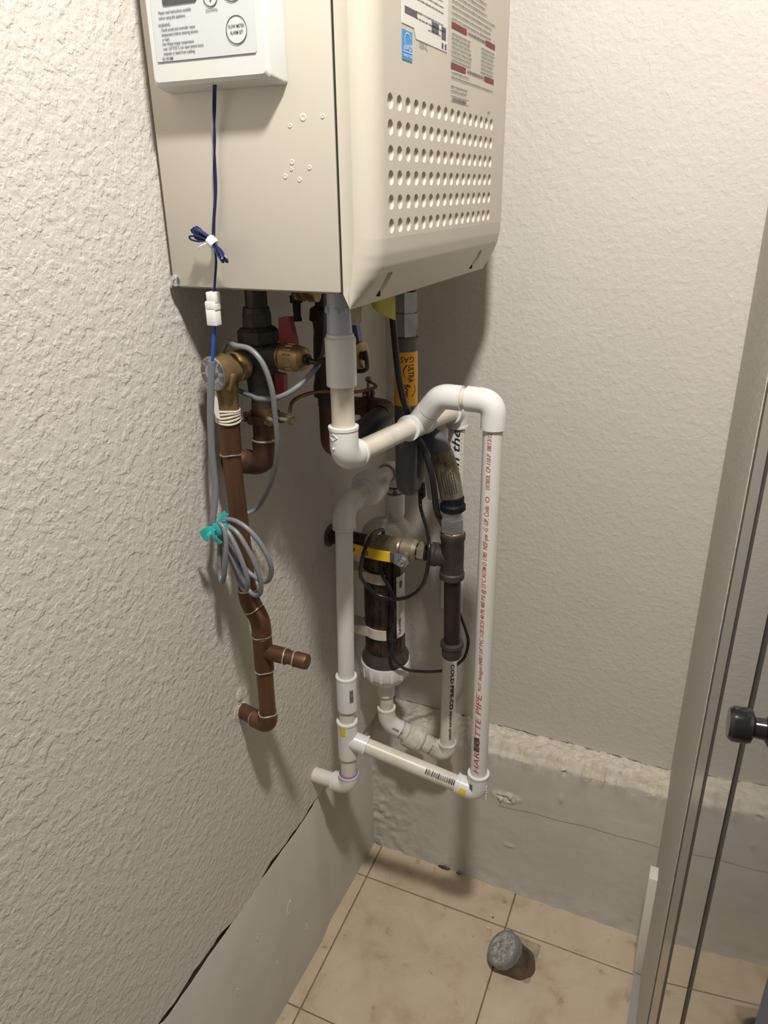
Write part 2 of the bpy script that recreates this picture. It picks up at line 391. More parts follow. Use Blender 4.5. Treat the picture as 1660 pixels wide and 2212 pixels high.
# floor: slab + single tiles
mb = MB(); mb.box((.27, -.75, -.016), (.70, 1.62, .025)); floor = mb.build('floor', 'grout', flat=True)
struct(floor, 'beige stone tile floor with thin dark joints', 'floor')
xs = [(-.013, 0), (.0135, .037), (.3225, .018), (.612, 0)]; ys = [-.055, -.1765, -.482, -.7875, -1.093, -1.40]
for j in range(len(ys)-1):
    for i in range(3):
        def cx(c, yy): return xs[c][0] + xs[c][1]*(-.1-yy)
        g = .0013; yt, yb = ys[j]-g, ys[j+1]+g
        q = [(cx(i, yb)+g, yb), (cx(i+1, yb)-g, yb), (cx(i+1, yt)-g, yt), (cx(i, yt)+g, yt)]
        dz = random.uniform(-.0004, .0004); ins = .0009
        cxm = sum(p[0] for p in q)/4; cym = sum(p[1] for p in q)/4
        inn = [(p[0]+math.copysign(ins, cxm-p[0]), p[1]+math.copysign(ins, cym-p[1])) for p in q]
        v8 = [(a, b, -.009) for a, b in q]+[(a, b, dz-.0007) for a, b in q]+[(a, b, dz) for a, b in inn]
        f8 = [(k, (k+1) % 4, 4+(k+1) % 4, 4+k) for k in range(4)]+[(4+k, 4+(k+1) % 4, 8+(k+1) % 4, 8+k) for k in range(4)]+[(8, 9, 10, 11), (3, 2, 1, 0)]
        MB().add(v8, f8).build('tile', 'tile', floor, flat=True)
# ceiling
mb = MB(); mb.box((.27, -.85, 2.44), (.70, 1.8, .04)); o = mb.build('ceiling', 'trim', flat=True); struct(o, 'plain ceiling above the closet', 'ceiling')

# mirrored door
def dx(yy): return .56 - .0699*yy
def slab(mb, ya, yb, z0, z1, front, back, mat=0):
    return mb.prism([(dx(ya)+front, ya, z0), (dx(yb)+front, yb, z0), (dx(yb)+back, yb, z0), (dx(ya)+back, ya, z0)], (0, 0, z1-z0), mat)
door = thing('door_1', 'mirrored door with narrow metal stiles and black knob at right edge', 'door', (.60, -.6, .013)); door['kind'] = 'structure'
slab(MB(), -.4640, -.4790, .013, 1.97, .0005, .02).build('edge_seal', 'seal', door, flat=True)
slab(MB(), -.4790, -.5440, .013, 1.97, .0005, .02).build('stile', 'alu', door, flat=True)
slab(MB(), -.5440, -.5700, .013, 1.97, .0012, .02).build('seal_strip', 'seal', door, flat=True)
slab(MB(), -.5700, -.6940, .013, 1.97, .0, .018).build('mirror_pane', 'mirror', door, flat=True)
slab(MB(), -.6940, -.7160, .013, 1.97, .0012, .02).build('seal_strip', 'seal', door, flat=True)
slab(MB(), -.7160, -.90, .013, 1.97, .0, .018).build('mirror_pane', 'mirror', door, flat=True)
k = MB(); kc = V(dx(-.785), -.785, 1.043); kd = V(-1, -.07, 0).normalized()
k.lathe(kc, kd, [(0, .010), (.002, .0105), (.004, .007), (.010, .0065), (.012, .0105), (.015, .0115), (.023, .0115), (.0255, .0095)], 28).build('knob', 'knob', door)
mb = MB(); mb.prism([(.5915, -.4635, .105), (.5905, -.461, .17), (.5900, -.4635, .235), (.5895, -.4655, .17)], (.004, -.002, 0)).build('torn_seal', 'seal', door, flat=True)
mb = MB(); mb.box((.5795, -.164, .125), (.021, .03, .252), bev=.0015); o = mb.build('trim_1', 'trim'); struct(o, 'short white casing offcut standing in the back right corner', 'trim')
mb = MB(); mb.prism([(.572, -.181, -.002), (.640, -.181, -.002), (.640, -1.3, -.002), (.572, -1.3, -.002)], (0, 0, .012)).prism([(.588, -.181, .01), (.592, -.181, .01), (.592, -1.3, .01), (.588, -1.3, .01)], (0, 0, .002))
o = mb.build('trim_2', 'thresh', flat=True); struct(o, 'grey threshold strip along the foot of the mirrored door', 'trim')

# ================================================================== WATER HEATER
HZ, HT = 1.2705, 1.90
YN, YF = -.568, -.135
heater = thing('water_heater', 'cream tankless water heater hung high on the left wall', 'water heater', (.0, -.35, HZ))
mb = MB(); mb.box((.1075, (YN+YF)/2, (HZ+HT)/2), (.199, YF-YN, HT-HZ), bev=.0015); body = mb.build('body', 'heater_side', heater)
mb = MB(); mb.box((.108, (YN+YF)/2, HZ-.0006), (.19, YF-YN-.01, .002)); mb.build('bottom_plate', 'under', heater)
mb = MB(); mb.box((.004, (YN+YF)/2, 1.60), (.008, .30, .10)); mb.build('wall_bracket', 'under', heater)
mb = MB(); mb.box((.2082, (YN+YF)/2, (HZ+HT)/2), (.0026, YF-YN-.004, HT-HZ-.002)); mb.build('seam_gap', 'gap', heater)  # dark strip filling the seam between body and cover
# cover
XF = .2455
def X(z):
    pr = [(1.2555, .2170), (1.2600, .2215), (1.2660, .2268), (1.2740, .2325), (1.2830, .2378), (1.2930, .2418), (1.3050, .2444), (1.3190, XF)]
    if z >= 1.319: return XF
    for (a, b), (c, d) in zip(pr, pr[1:]):
        if z <= c: return b+(d-b)*max(0, (z-a))/(c-a)
    return XF
RY = .023
def plan(z):
    xf = X(z); b0 = .2095 + max(0, (1.2690-z)/.0135)*.0068; rx = min(.021, (xf-b0)*.62)
    pts = [(b0, YN+.0014), (b0+(xf-rx-b0)*.72, YN+.0014), (b0+(xf-rx-b0)*.86, YN+.0002), (xf-rx, YN)]
    for i in range(1, 8): a = math.pi/2*i/8; pts.append((xf-rx+rx*math.sin(a), YN+RY*(1-math.cos(a))))
    return pts
def slotx(y, z, x):
    for yc in (-.521, -.222):
        d = abs(y-yc)
        if d < .0052 and 1.2600 < z < 1.2860:
            w = math.sqrt(1-(d/.0052)**2); return min(x, .2262 + (1-w)*.006)
    return x
cv = MB()
zl = [1.2555+.0022*i for i in range(29)]+[1.319]
yfine = [YN+RY+i*.0022 for i in range(int((YF-YN-2*RY)/.0022))]+[YF-RY]
rows = []
for z in zl:
    pl = plan(z); row = [(x, y, z) for x, y in pl] + [(slotx(y, z, X(z)), y, z) for y in yfine] + [(x, YN+YF-y, z) for x, y in reversed(pl)]
    rows.append(row)
w_ = len(rows[0]); cv.add([p for r in rows for p in r], [(a*w_+b, a*w_+b+1, (a+1)*w_+b+1, (a+1)*w_+b) for a in range(len(rows)-1) for b in range(w_-1)])
cv.add(rows[0], [tuple(range(w_))])
# perforated field
px, hy0, hz0 = .021, -.531, 1.3295
ya, yb, za, zb = hy0-px/2, hy0+15.5*px, hz0-px/2, hz0+5.5*px
SEG = 16; HR = .0066
for r in range(6):
    for c in range(16):
        yc, zc = hy0+c*px, hz0+r*px; vs = []
        for k in range(SEG):
            a = 2*math.pi*k/SEG + math.pi/SEG; ca, sa = math.cos(a), math.sin(a); q = px/2/max(abs(ca), abs(sa)); vs.append((XF, yc+ca*q, zc+sa*q))
        # exact corners come from the angle steps next to the diagonals
        for k in range(SEG): a = 2*math.pi*k/SEG+math.pi/SEG; vs.append((XF, yc+math.cos(a)*HR, zc+math.sin(a)*HR))
        for k in range(SEG): a = 2*math.pi*k/SEG+math.pi/SEG; vs.append((XF-.0026, yc+math.cos(a)*HR*.97, zc+math.sin(a)*HR*.97))
        fs = [(k, (k+1) % SEG, SEG+(k+1) % SEG, SEG+k) for k in range(SEG)]+[(SEG+k, SEG+(k+1) % SEG, 2*SEG+(k+1) % SEG, 2*SEG+k) for k in range(SEG)]+[tuple(2*SEG+k for k in range(SEG))]
        h = len(vs)
        for k, (p, q) in enumerate(((1, 1), (-1, 1), (-1, -1), (1, -1))):
            vs.append((XF, yc+p*px/2, zc+q*px/2)); i = SEG//8-1+k*SEG//4; fs.append((i, h+k, (i+1) % SEG))
        cv.add(vs, fs)
def quad(y0_, y1_, z0_, z1_): cv.add([(XF, y0_, z0_), (XF, y1_, z0_), (XF, y1_, z1_), (XF, y0_, z1_)], [(0, 1, 2, 3)])
yl, yr = YN+RY, YF-RY
quad(yl, ya, za, zb); quad(yb, yr, za, zb); quad(yl, yr, zb, HT)
pl = plan(1.4)
for z0_, z1_ in ((1.319, HT),):
    for s_ in (0, 1):
        e = [(x, y if not s_ else YN+YF-y) for x, y in pl+[(XF, YN+RY)]]
        cv.add([(x, y, z0_) for x, y in e]+[(x, y, z1_) for x, y in e], [(i, i+1, len(e)+i+1, len(e)+i) for i in range(len(e)-1)])
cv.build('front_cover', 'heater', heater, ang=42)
for yc in (-.521, -.222):
    MB().lathe((.2248, yc, 1.2630), (.1, 0, 1), [(0, .0028), (.0045, .0028), (.0055, .0018)], 12).build('dark_slot_screw', 'gap', heater)  # black screw colour also paints the shade inside the cover slot
# side screw + stamped dimples
mb = MB(); mb.lathe((.0115, YN+.0005, 1.2765), (0, -1, 0), [(0, .0062), (.0012, .0060), (.0026, .0040), (.0030, .0010)], 20)
sc = mb.build('screw', 'chrome', heater)
mb = MB(); mb.box((.0115, YN-.0026, 1.2765), (.0070, .001, .0012), Matrix.Rotation(.7, 3, 'Y')).box((.0115, YN-.0026, 1.2765), (.0012, .001, .0070), Matrix.Rotation(.7, 3, 'Y')); mb.build('screw_slot', 'thresh', sc, flat=True)
for (a, b, r) in ((.176, 1.422, .0026), (.162, 1.416, .0016), (.196, 1.422, .0016), (.162, 1.386, .0019), (.180, 1.381, .0017), (.161, 1.380, .0013), (.169, 1.371, .0017), (.154, 1.374, .0017)):
    MB().lathe((a, YN+.0002, b), (0, -1, 0), [(0, r*1.5), (.0007, r*1.12), (.0008, r), (.0003, r*.5), (.00022, r*.1)], 14).build('dent', 'heater_side', heater, ang=80)
# printed matter on the front (flat print, 0.3 mm proud)
LX = XF+.0004
def rect(mb, y0_, y1_, z0_, z1_, x=LX, mat=0, sl=0.): return mb.add([(x, y0_, z0_), (x, y1_, z0_+sl), (x, y1_, z1_+sl), (x, y0_, z1_)], [(0, 1, 2, 3)], mat)
def lines(mb, y0_, y1_, z_top, nlines, step, h=.0016, fill=.9, rag=.25):
    for i in range(nlines):
        z = z_top-i*step; e = y0_+(y1_-y0_)*(1-random.random()*rag); y = y0_; n_ = 0
        while y < e:
            L = random.choice((.0005, .0008, .0011)); a_ = random.choice((0, 0, .0004)); b_ = random.choice((0, 0, .0003)); rect(mb, y, min(y+L, e), z-h+b_, z-a_, LX+.0003); y += L+.0004; n_ -= 1
            if n_ < 0: y += .0009; n_ = random.randint(2, 8)
mb = MB(); mb.prism([(LX-.0003, -.504, 1.4985), (LX-.0003, -.476, 1.4985), (LX-.0003, -.470, 1.4905), (LX-.0003, -.384, 1.4905), (LX-.0003, -.383, 1.62), (LX-.0003, -.504, 1.62)], (.0004, 0, 0))
lab = mb.build('rating_label', 'sticker', heater, flat=True)
mb = MB(); lines(mb, -.498, -.388, 1.6, 9, .0052); lines(mb, -.500, -.392, 1.552, 7, .0048, rag=.1); lines(mb, -.470, -.392, 1.513, 2, .005); lines(mb, -.44, -.40, 1.503, 1, .005)
rect(mb, -.498, -.468, 1.507, 1.5125, LX+.0003); rect(mb, -.43, -.41, 1.5025, 1.511, LX+.0003); rect(mb, -.402, -.389, 1.5, 1.511, LX+.0003); rect(mb, -.401, -.396, 1.492, 1.497, LX+.0003); rect(mb, -.392, -.387, 1.492, 1.497, LX+.0003)
mb.build('printed_text', 'ink', lab, flat=True)
mb = MB(); mb.prism([(LX-.0002, -.504, 1.4705), (LX-.0002, -.480, 1.4705), (LX-.0002, -.480, 1.4940), (LX-.0002, -.504, 1.4940)], (.0004, 0, 0)); st = mb.build('energy_label', 'blue_st', heater, flat=True)
mb = MB(); mb.add([(LX+.0006, -.492+.0075*math.cos(a)*s_, 1.486+.0065*math.sin(a)*s_) for s_ in (1, .88) for a in [math.radians(20+i*14) for i in range(16)]], [(i, i+1, 17+i, 16+i) for i in range(15)])
flat_text(mb, 'energy', .0078, (LX+.0006, -.492, 1.4815), (0, 1, .12), (0, 0, 1), align='CENTER', shear=.4)
rect(mb, -.5035, -.4805, 1.4768, 1.4774, LX+.0006); flat_text(mb, 'ENERGY STAR', .0033, (LX+.0006, -.492, 1.474), (0, 1, 0), (0, 0, 1), align='CENTER')
mb.build('label_print', 'white_ink', st, flat=True)
mb = MB(); flat_text(mb, '050-C', .0085, (LX, -.4504, 1.4873), (0, 1, 0), (0, 0, 1), align='CENTER'); mb.build('stamped_code', 'inkl', heater, flat=True)
mb = MB(); lines(mb, -.372, -.215, 1.61, 5, .0055); lines(mb, -.372, -.300, 1.575, 3, .0055, rag=.1); lines(mb, -.372, -.215, 1.560, 8, .0052, rag=.3)
lines(mb, -.371, -.302, 1.5105, 7, .0040, rag=.12); lines(mb, -.268, -.215, 1.5105, 7, .0040, rag=.12); lines(mb, -.371, -.290, 1.4755, 1, .005, rag=.3); lines(mb, -.371, -.216, 1.4710, 1, .005, rag=.03)
lines(mb, -.371, -.315, 1.4625, 2, .0042, rag=.1)
for zz in (1.4475, 1.4528): rect(mb, -.371, -.309, zz, zz+.0004)
lines(mb, -.366, -.316, 1.4520, 1, .004, .0035, rag=.05)
for zz in (1.5155, 1.4790): lines(mb, -.318, -.254, zz+.0035, 1, .005, .003, rag=.01)
lines(mb, -.236, -.226, 1.4480, 1, .004, .0025, rag=.02); mb.build('warning_text', 'ink', heater, flat=True)
for zz in (1.5155, 1.4790):
    for y0_, y1_ in ((-.371, -.322), (-.252, -.214)):
        mb = MB(); rect(mb, y0_, y1_, zz-.001, zz+.0045); mb.build('warning_bar', 'red', heater, flat=True)
# underside bits
mb = MB(); mb.lathe((.0700, -.42, HZ), (0, 0, -1), [(0, .008), (.012, .008), (.0125, .0055), (.024, .0055), (.0245, .008), (.033, .008), (.0335, .0052), (.049, .0045), (.052, .0055), (.055, .0055)], 16); mb.build('drain_plug', 'rubber', heater)
mb = MB(); mb.lathe((.0830, -.445, HZ-.017), (1, .05, 0), [(0, .008), (.004, .010), (.006, .009), (.009, .0105), (.014, .0105), (.016, .008), (.020, .011), (.030, .011)], 20); mb.build('filter_cap', 'brass', heater)

# ================================================================== CONTROLLER
ctl = thing('remote_controller', 'white wall controller with display and buttons stuck on the heater side', 'controller', (.094, -.575, 1.449))
a, b, cH = .0335, .1575, 1.585
mb = MB()
def fr(x0_, x1_, z0_, z1_, y): return [(x0_, y, z0_), (x1_, y, z0_), (x1_, y, z1_), (x0_, y, z1_)]
def rfr(x0_, x1_, z0_, z1_, y, r, s=4):
    out = []
    for (cx_, cz_, a0) in ((x1_-r, z1_-r, 0), (x0_+r, z1_-r, 90), (x0_+r, z0_+r, 180), (x1_-r, z0_+r, 270)):
        for i in range(s+1): q = math.radians(a0+90*i/s); out.append((cx_+r*math.cos(q), y, cz_+r*math.sin(q)))
    return out
lv = [rfr(.0305, .1525+.010, 1.4488, cH+.003, YN-.0006, .003), rfr(.0305, .1625, 1.4488, cH+.003, YN-.006, .003), rfr(.0325, .1585, 1.4520, cH, YN-.0215, .004), rfr(.0355, .1555, 1.4552, cH-.003, YN-.0245, .004)]
q = len(lv[0]); mb.add([p for l in lv for p in l], [(i*q+j, i*q+(j+1) % q, (i+1)*q+(j+1) % q, (i+1)*q+j) for i in range(3) for j in range(q)]+[tuple(range(q)), tuple(3*q+j for j in range(q))])
mb.build('housing', 'ctrl', ctl, ang=25)
FY = YN-.0249
mb = MB(); l0 = rfr(.0405, .1480, 1.4712, 1.578, FY+.0002, .002); mb.prism(l0, (0, -.0003, 0)); fp = mb.build('faceplate', 'ctrl_face', ctl, flat=True)
mb = MB(); mb.prism([(.0415, FY-.0001, 1.4708), (.1472, FY-.0001, 1.4708), (.1472, FY-.0001, 1.4712), (.0415, FY-.0001, 1.4712)], (0, -.0003, 0)); mb.build('faceplate_edge', 'ink', fp, flat=True)
mb = MB(); mb.prism(rfr(.0545, .0905, 1.5135, 1.545, FY-.0002, .0015), (0, -.0008, 0)); mb.build('display', 'lcd', ctl)
TY = FY-.0006
def ring(mb, cx_, cz_, ro, ri, y=None, sz=1.0, n_=36):
    y = y or TY; mb.add([(cx_+r*math.cos(2*math.pi*i/n_), y, cz_+r*sz*math.sin(2*math.pi*i/n_)) for r in (ro, ri) for i in range(n_)], [(i, (i+1) % n_, n_+(i+1) % n_, n_+i) for i in range(n_)])
for (cx_, cz_, r, nm) in ((.1295, 1.4893, .0108, 'flow_meter_button'), (.1055, 1.5155, .0075, 'down_button'), (.1278, 1.5205, .0108, 'power_button')):
    mb = MB(); mb.lathe((cx_, FY, cz_), (0, -1, 0), [(0, r), (.0005, r-.0003)], 36); bt = mb.build(nm, 'ctrl', ctl)
    mb = MB(); ring(mb, cx_, cz_, r, r-.0008, FY-.0009)
    if nm == 'down_button': mb.add([(cx_-.004, FY-.0009, cz_+.004), (cx_+.004, FY-.0009, cz_+.004), (cx_, FY-.0009, cz_-.0045)], [(0, 1, 2)])
    if nm == 'flow_meter_button':
        for i, tx in enumerate(('FLOW METER', 'ALARM SET')): flat_text(mb, tx, .0034, (cx_, FY-.0009, cz_+.0026-i*.0046), (.78, 0, 0), (0, 0, 1.1), align='CENTER', bold=.00006)
    mb.build('button_print', 'ink', bt, flat=True)
mb = MB()
flat_text(mb, 'DOWN', .0036, (.1055, TY, 1.5055), (1, 0, 0), (0, 0, 1), align='CENTER')
flat_text(mb, '\u00b0F/\u00b0C', .0036, (.0925, TY, 1.5185), (1, 0, 0), (0, 0, 1))
T = [(.0485, 1.5085, 'Please read instructions carefully'), (.0485, 1.5045, 'before using this appliance.'), (.0470, 1.4990, 'WARNING:'), (.0495, 1.4955, 'Check actual and controller water'), (.0495, 1.4918, 'temperature before entering shower'),
     (.0495, 1.4882, 'or bath.'), (.0495, 1.4846, 'Hot Water heater temperature'), (.0495, 1.4810, 'over 125\u00b0F/52\u00b0C can cause severe burns'), (.0495, 1.4772, 'instantly or death from scalding.'), (.0475, 1.4732, 'RC-9018M')]
for (x_, z_, tx) in T: flat_text(mb, tx, .00335, (x_, TY, z_), (.80, 0, 0), (0, 0, 1), bold=.00004)
mb.build('printed_text', 'ink', fp, flat=True)

# ================================================================== SIGNAL WIRE AND GREY CABLE
wire = thing('signal_wire', 'navy blue two-strand controller lead tied in a bundle below the controller', 'wire', (.07, -.575, 1.23))
A = [(.0944, -.584, 1.4520), (.0868, -.578, 1.4308), (.0829, -.574, 1.408), (.0783, -.5735, 1.3842), (.0763, -.5735, 1.3596), (.072, -.5735, 1.3386), (.0695, -.5735, 1.3235), (.0728, -.578, 1.3165)]
B = [(.0962, -.584, 1.4520), (.0879, -.577, 1.4308), (.0813, -.5735, 1.408), (.0799, -.573, 1.3882), (.0785, -.5735, 1.3637), (.0737, -.574, 1.3386), (.0715, -.574, 1.3235), (.0734, -.578, 1.3165)]
for P_ in (A, B): MB().tube(spline(P_, 6), .00105, 8).build('strand', 'navy', wire)
C_ = [(.0728, -.578, 1.3165), (.0728, -.577, 1.3129), (.0725, -.577, 1.2975), (.0694, -.577, 1.2818), (.0659, -.577, 1.2655)]
MB().tube(spline(C_, 6), .0013, 8).build('strand', 'navy', wire)
mb = MB()
cB = V(.0742, -.583, 1.3165)
for i in range(9):
    o1 = random.uniform(-.0045, .0045); o2 = random.uniform(-.0035, .0035); e1 = random.uniform(-.003, .003); e2 = random.uniform(-.003, .003)
    t1 = V(.0580+.35*o1, -.590+o2*1.8, 1.3305+o1-.004); t2 = V(.0925+e1*.5, -.590+e2*1.8, 1.3015+e1)
    lo_ = [cB+V(0, o2*.4, o1*.35), cB.lerp(t1, .6)+V(.001, 0, .0015), t1, t1+V(-.0005, .001, -.003), cB.lerp(t1, .55)+V(-.001, 0, -.0025), cB+V(0, -o2*.3, -o1*.3), cB.lerp(t2, .6)+V(.001, 0, .0015), t2, t2+V(-.0012, 0, -.0015), cB.lerp(t2, .5)+V(-.001, 0, -.002)]
    mb.tube(spline(lo_, 5, True), .00095, 7, closed=True)
mb.build('wire_bundle', 'navy', wire)
mb = MB(); dB = V(.0345, 0, -.029).normalized(); mb.lathe(cB-dB*.0042, dB, [(0, .0050), (.0015, .0056), (.003, .0053), (.0055, .0057), (.0084, .0048)], 14); tie = mb.build('twist_tie', 'nylon', wire)
MB().tube(spline([cB+V(-.003, -.004, -.001), cB+V(-.009, -.007, -.0035), cB+V(-.0135, -.006, -.0072)], 5), .0006, 6).build('tie_end', 'nylon', tie)
mb = MB(); cx_ = .0637; yy = -.5775
mb.box((cx_+.0012, yy, 1.2625), (.0108, .0095, .0110), bev=.0006).box((cx_+.0002, yy, 1.2545), (.0120, .0100, .0090), bev=.0006).box((cx_-.0006, yy, 1.2430), (.0118, .0100, .0175), bev=.0007).box((cx_-.0068, yy+.001, 1.2515), (.0040, .006, .0125), bev=.0005)
con = mb.build('connector', 'nylon', wire)
for dx_ in (-.0009, .0009): MB().tube(spline([(.0625+dx_, -.577, 1.236), (.0590+dx_*.8, -.577, 1.2159), (.0545+dx_*.4, -.577, 1.192)], 6), .00125, 8).build('strand', 'blue', wire)

cab = thing('grey_cable', 'grey round cable coiled and tied with teal tape in front of copper pipe', 'cable', (.04, -.565, .92))
GR = .0031
GA = [(.0545, -.577, 1.196), (.0501, -.577, 1.1706), (.0448, -.577, 1.1339), (.0411, -.577, 1.0903), (.0400, -.577, 1.0453), (.0365, -.583, 1.0105), (.0345, -.583, .9985)]
MB().tube(spline(GA, 8), .0040, 12).build('sheath', 'gcable', cab)
L1 = [(.0366, -.572, 1.0005), (.0441, -.574, .9969), (.0477, -.577, .9824), (.0458, -.579, .9606), (.0398, -.577, .9375), (.0311, -.572, .9217), (.0246, -.566, .9249), (.0225, -.562, .9404), (.0246, -.561, .9628), (.0301, -.565, .9854)]
L2 = [(.0331, -.566, .9962), (.0481, -.570, .9878), (.0603, -.572, .9668), (.0674, -.571, .9401), (.0663, -.568, .9228), (.057, -.562, .9105), (.0454, -.556, .9165), (.0365, -.552, .9339), (.0281, -.552, .9545), (.027, -.556, .9792)]
L3 = [(.0298, -.560, .9931), (.0508, -.562, .99), (.066, -.563, .9713), (.0759, -.561, .9452), (.0783, -.558, .9223), (.0719, -.554, .9041), (.058, -.550, .8998), (.0458, -.547, .9135), (.0348, -.546, .9371), (.0243, -.549, .9699)]
L4 = [(.0247, -.553, .9938), (.0434, -.555, .9998), (.0627, -.555, .9929), (.0776, -.553, .9764), (.0873, -.550, .9535), (.0869, -.546, .9346), (.0774, -.543, .9179), (.0618, -.540, .9166), (.0427, -.540, .9289), (.0234, -.545, .9698)]
CC0 = V(.551, -1.2315, 1.36)
def fw(p, k=.979): return CC0+(V(p)-CC0)*k
for L_ in (L1, L2, L3, L4): MB().tube(spline([fw(p) for p in L_], 8, True), GR*.985, 12, closed=True).build('coil_loop', 'gcable', cab)
GB = [(.0380, -.570, .9960), (.0220, -.545, .9850), (.0150, -.515, .9820), (.0330, -.493, .9869), (.0585, -.503, 1.0154), (.0812, -.515, 1.0524), (.0964, -.527, 1.0921), (.1017, -.535, 1.1272), (.1040, -.541, 1.1605), (.0981, -.545, 1.1888), (.0829, -.545, 1.2044), (.0637, -.545, 1.2074), (.0480, -.530, 1.2065), (.0330, -.517, 1.2040), (.0200, -.511, 1.189), (.0165, -.510, 1.171), (.0280, -.513, 1.153), (.0500, -.519, 1.1480), (.0660, -.525, 1.1465), (.0800, -.531, 1.1460), (.1054, -.532, 1.1501), (.1254, -.522, 1.1615), (.1359, -.50, 1.1774), (.1322, -.47, 1.1912), (.126, -.45, 1.2193), (.1219, -.44, 1.2680)]
MB().tube(spline(GB, 8), GR, 12).build('sheath', 'gcable', cab)
mb = MB()
def ribbon(mb, pts, w, nrm=(0, 0, 1)):
    P_ = spline(pts, 5); n_ = len(P_); vs_ = []
    for i, p in enumerate(P_):
        f_ = i/(n_-1); ww = w*(.35+.65*f_); s_ = V(nrm).normalized()
        vs_ += [p+s_*ww, p+V(0, -.0007, 0), p-s_*ww]
    return mb.add(vs_, [(i*3+j, i*3+j+1, i*3+4+j, i*3+3+j) for i in range(n_-1) for j in (0, 1)])
ribbon(mb, [fw(p) for p in [(.034, -.576, .9975), (.026, -.582, .995), (.0175, -.583, .9865)]], .0055, (.6, 0, -1))
ribbon(mb, [fw(p) for p in [(.034, -.576, .9965), (.0285, -.584, .9905), (.0235, -.585, .9820)]], .0035, (1, 0, -.3))
ribbon(mb, [fw(p) for p in [(.036, -.574, 1.000), (.0415, -.572, 1.010), (.0475, -.570, 1.0165)]], .0040, (1, 0, -.7))
ribbon(mb, [fw(p) for p in [(.0330, -.579, 1.001), (.0345, -.583, .990), (.0425, -.581, .9800)]], .0045, (1, 0, .6))
mb.lathe(fw((.0335, -.568, 1.0005)), (.15, .0, -1), [(0, .0080), (.003, .0095), (.009, .0100), (.013, .0088)], 14)
mb.build('teal_tape', 'teal', cab)

# ================================================================== RELIEF VALVE AND COPPER DISCHARGE PIPE
DX, DY = .0365, -.535
rv = thing('relief_valve', 'brass pressure relief valve with round dial plate above the copper pipe', 'valve', (DX, -.53, 1.12))
ax = V(.17, 1, .03).normalized(); c0 = V(.0440, -.563, 1.1790)
mb = MB(); mb.lathe(c0, ax, [(0, .0195), (.010, .0200), (.0105, .0185), (.018, .0185), (.020, .0165), (.032, .0155), (.033, .0175), (.044, .0175), (.045, .0130), (.060, .0125)], 28)
mb.lathe((DX+.0045, -.540, 1.178), (0, 0, -1), [(0, .0150), (.010, .0158), (.022, .0150), (.024, .0138), (.046, .0138), (.047, .0128), (.058, .0128)], 28)
mb.box(V(.0615, -.556, 1.170), (.008, .008, .020), Matrix.Rotation(.3, 3, 'Y'), bev=.002)
mb.build('valve_body', 'brass', rv)
mb = MB(); mb.lathe(c0-ax*.0012, ax, [(0, .0172), (.0008, .0182), (.0016, .0182)], 32); mb.build('dial_plate', 'zinc', rv)
mb = MB()
for i in range(3): 
    b1 = ax.cross(V(0, 0, 1)).normalized(); b2 = b1.cross(ax); R_ = .0165-.0021*i
    mb.add([c0-ax*.0015+(b1*math.cos(t_)+b2*math.sin(t_))*r_ for t_ in [2*math.pi*k/40 for k in range(40)] for r_ in (R_, R_-.0007)], [(2*k, 2*k+1, 2*k+3, 2*k+2) for k in range(39) if k % 5])
mb.build('dial_print', 'rust', rv, flat=True)
mb = MB(); mb.lathe(c0-ax*.001+V(.0, 0, -.002), -ax, [(0, .0055), (.004, .005), (.006, .002)], 14); mb.build('lever_pin', 'chrome', rv)
mb = MB(); mb.prism([(.0300, -.560, 1.165), (.0340, -.560, 1.142), (.0400, -.560, 1.127), (.0440, -.560, 1.128), (.0430, -.560, 1.164)], (0, .0007, 0)); mb.build('hanging_tag', 'sticker', rv, flat=True)
mb = MB()
for i, z_ in enumerate((1.1215, 1.1250, 1.1285, 1.1320, 1.1350)): mb.tube([(DX+.0045+.0139*math.cos(t_), -.540+.0139*math.sin(t_), z_-.003+.0010*math.sin(t_*2+i)) for t_ in [2*math.pi*k/24 for k in range(24)]], .0013, 6, closed=True)
mb.build('thread_sealant', 'clamp', rv)

cd = thing('copper_discharge_pipe', 'brown copper pipe with capped tee running down from the relief valve', 'pipe', (.045, -.53, .67))
CR = .01115
def pp(mb, a_, b_, r): return mb.cyl(a_, b_, r, 24)
MB().cyl((DX+.0045, -.540, 1.1220), (DX+.002, DY-.003, 1.078), .0128, 24, .0005).build('adapter', 'copper', cd)
pp(MB(), (DX+.002, DY-.003, 1.080), (.0410, DY, .892), CR).build('pipe', 'copper', cd)
e1, e2, dd = V(.0417, DY, .877), V(.0565, DY, .853), V(.0148, 0, -.024).normalized()
m2 = MB(); m2.elbow(e1, (0, 0, 1), dd, .0128, .019, .015, .012, .0002); m2.build('elbow', 'copper', cd)
m2 = MB(); m2.elbow(e2, -dd, (0, 0, -1), .0128, .015, .021, .012, .0002); m2.build('elbow', 'copper', cd)
pp(MB(), (.0565, DY, .845), (.0550, DY, .815), CR).build('pipe', 'copper', cd)
mb = MB(); mb.cyl((.0564, DY, .829), (.0555, DY, .777), .0128, 24, .0004); mb.cyl((.0560, DY, .806), (.0905, DY, .806), .0108, 24, .0004); mb.build('tee', 'copper', cd)
pp(MB(), (.0555, DY, .79), (.0545, DY, .70), CR).build('pipe', 'copper', cd)
pp(MB(), (.0865, DY, .806), (.1125, DY, .8055), .0092).build('pipe', 'copper', cd)
MB().lathe((.1055, DY, .8056), (1, 0, 0), [(0, .0104), (.015, .0104), (.0175, .0095), (.0182, .0075)], 24).build('end_cap', 'copper', cd)
m2 = MB(); m2.elbow((.0545, DY, .683), (0, 0, 1), (-1, .27, -.03), .0128, .022, .028, .016, .0002); m2.build('elbow', 'copper', cd)
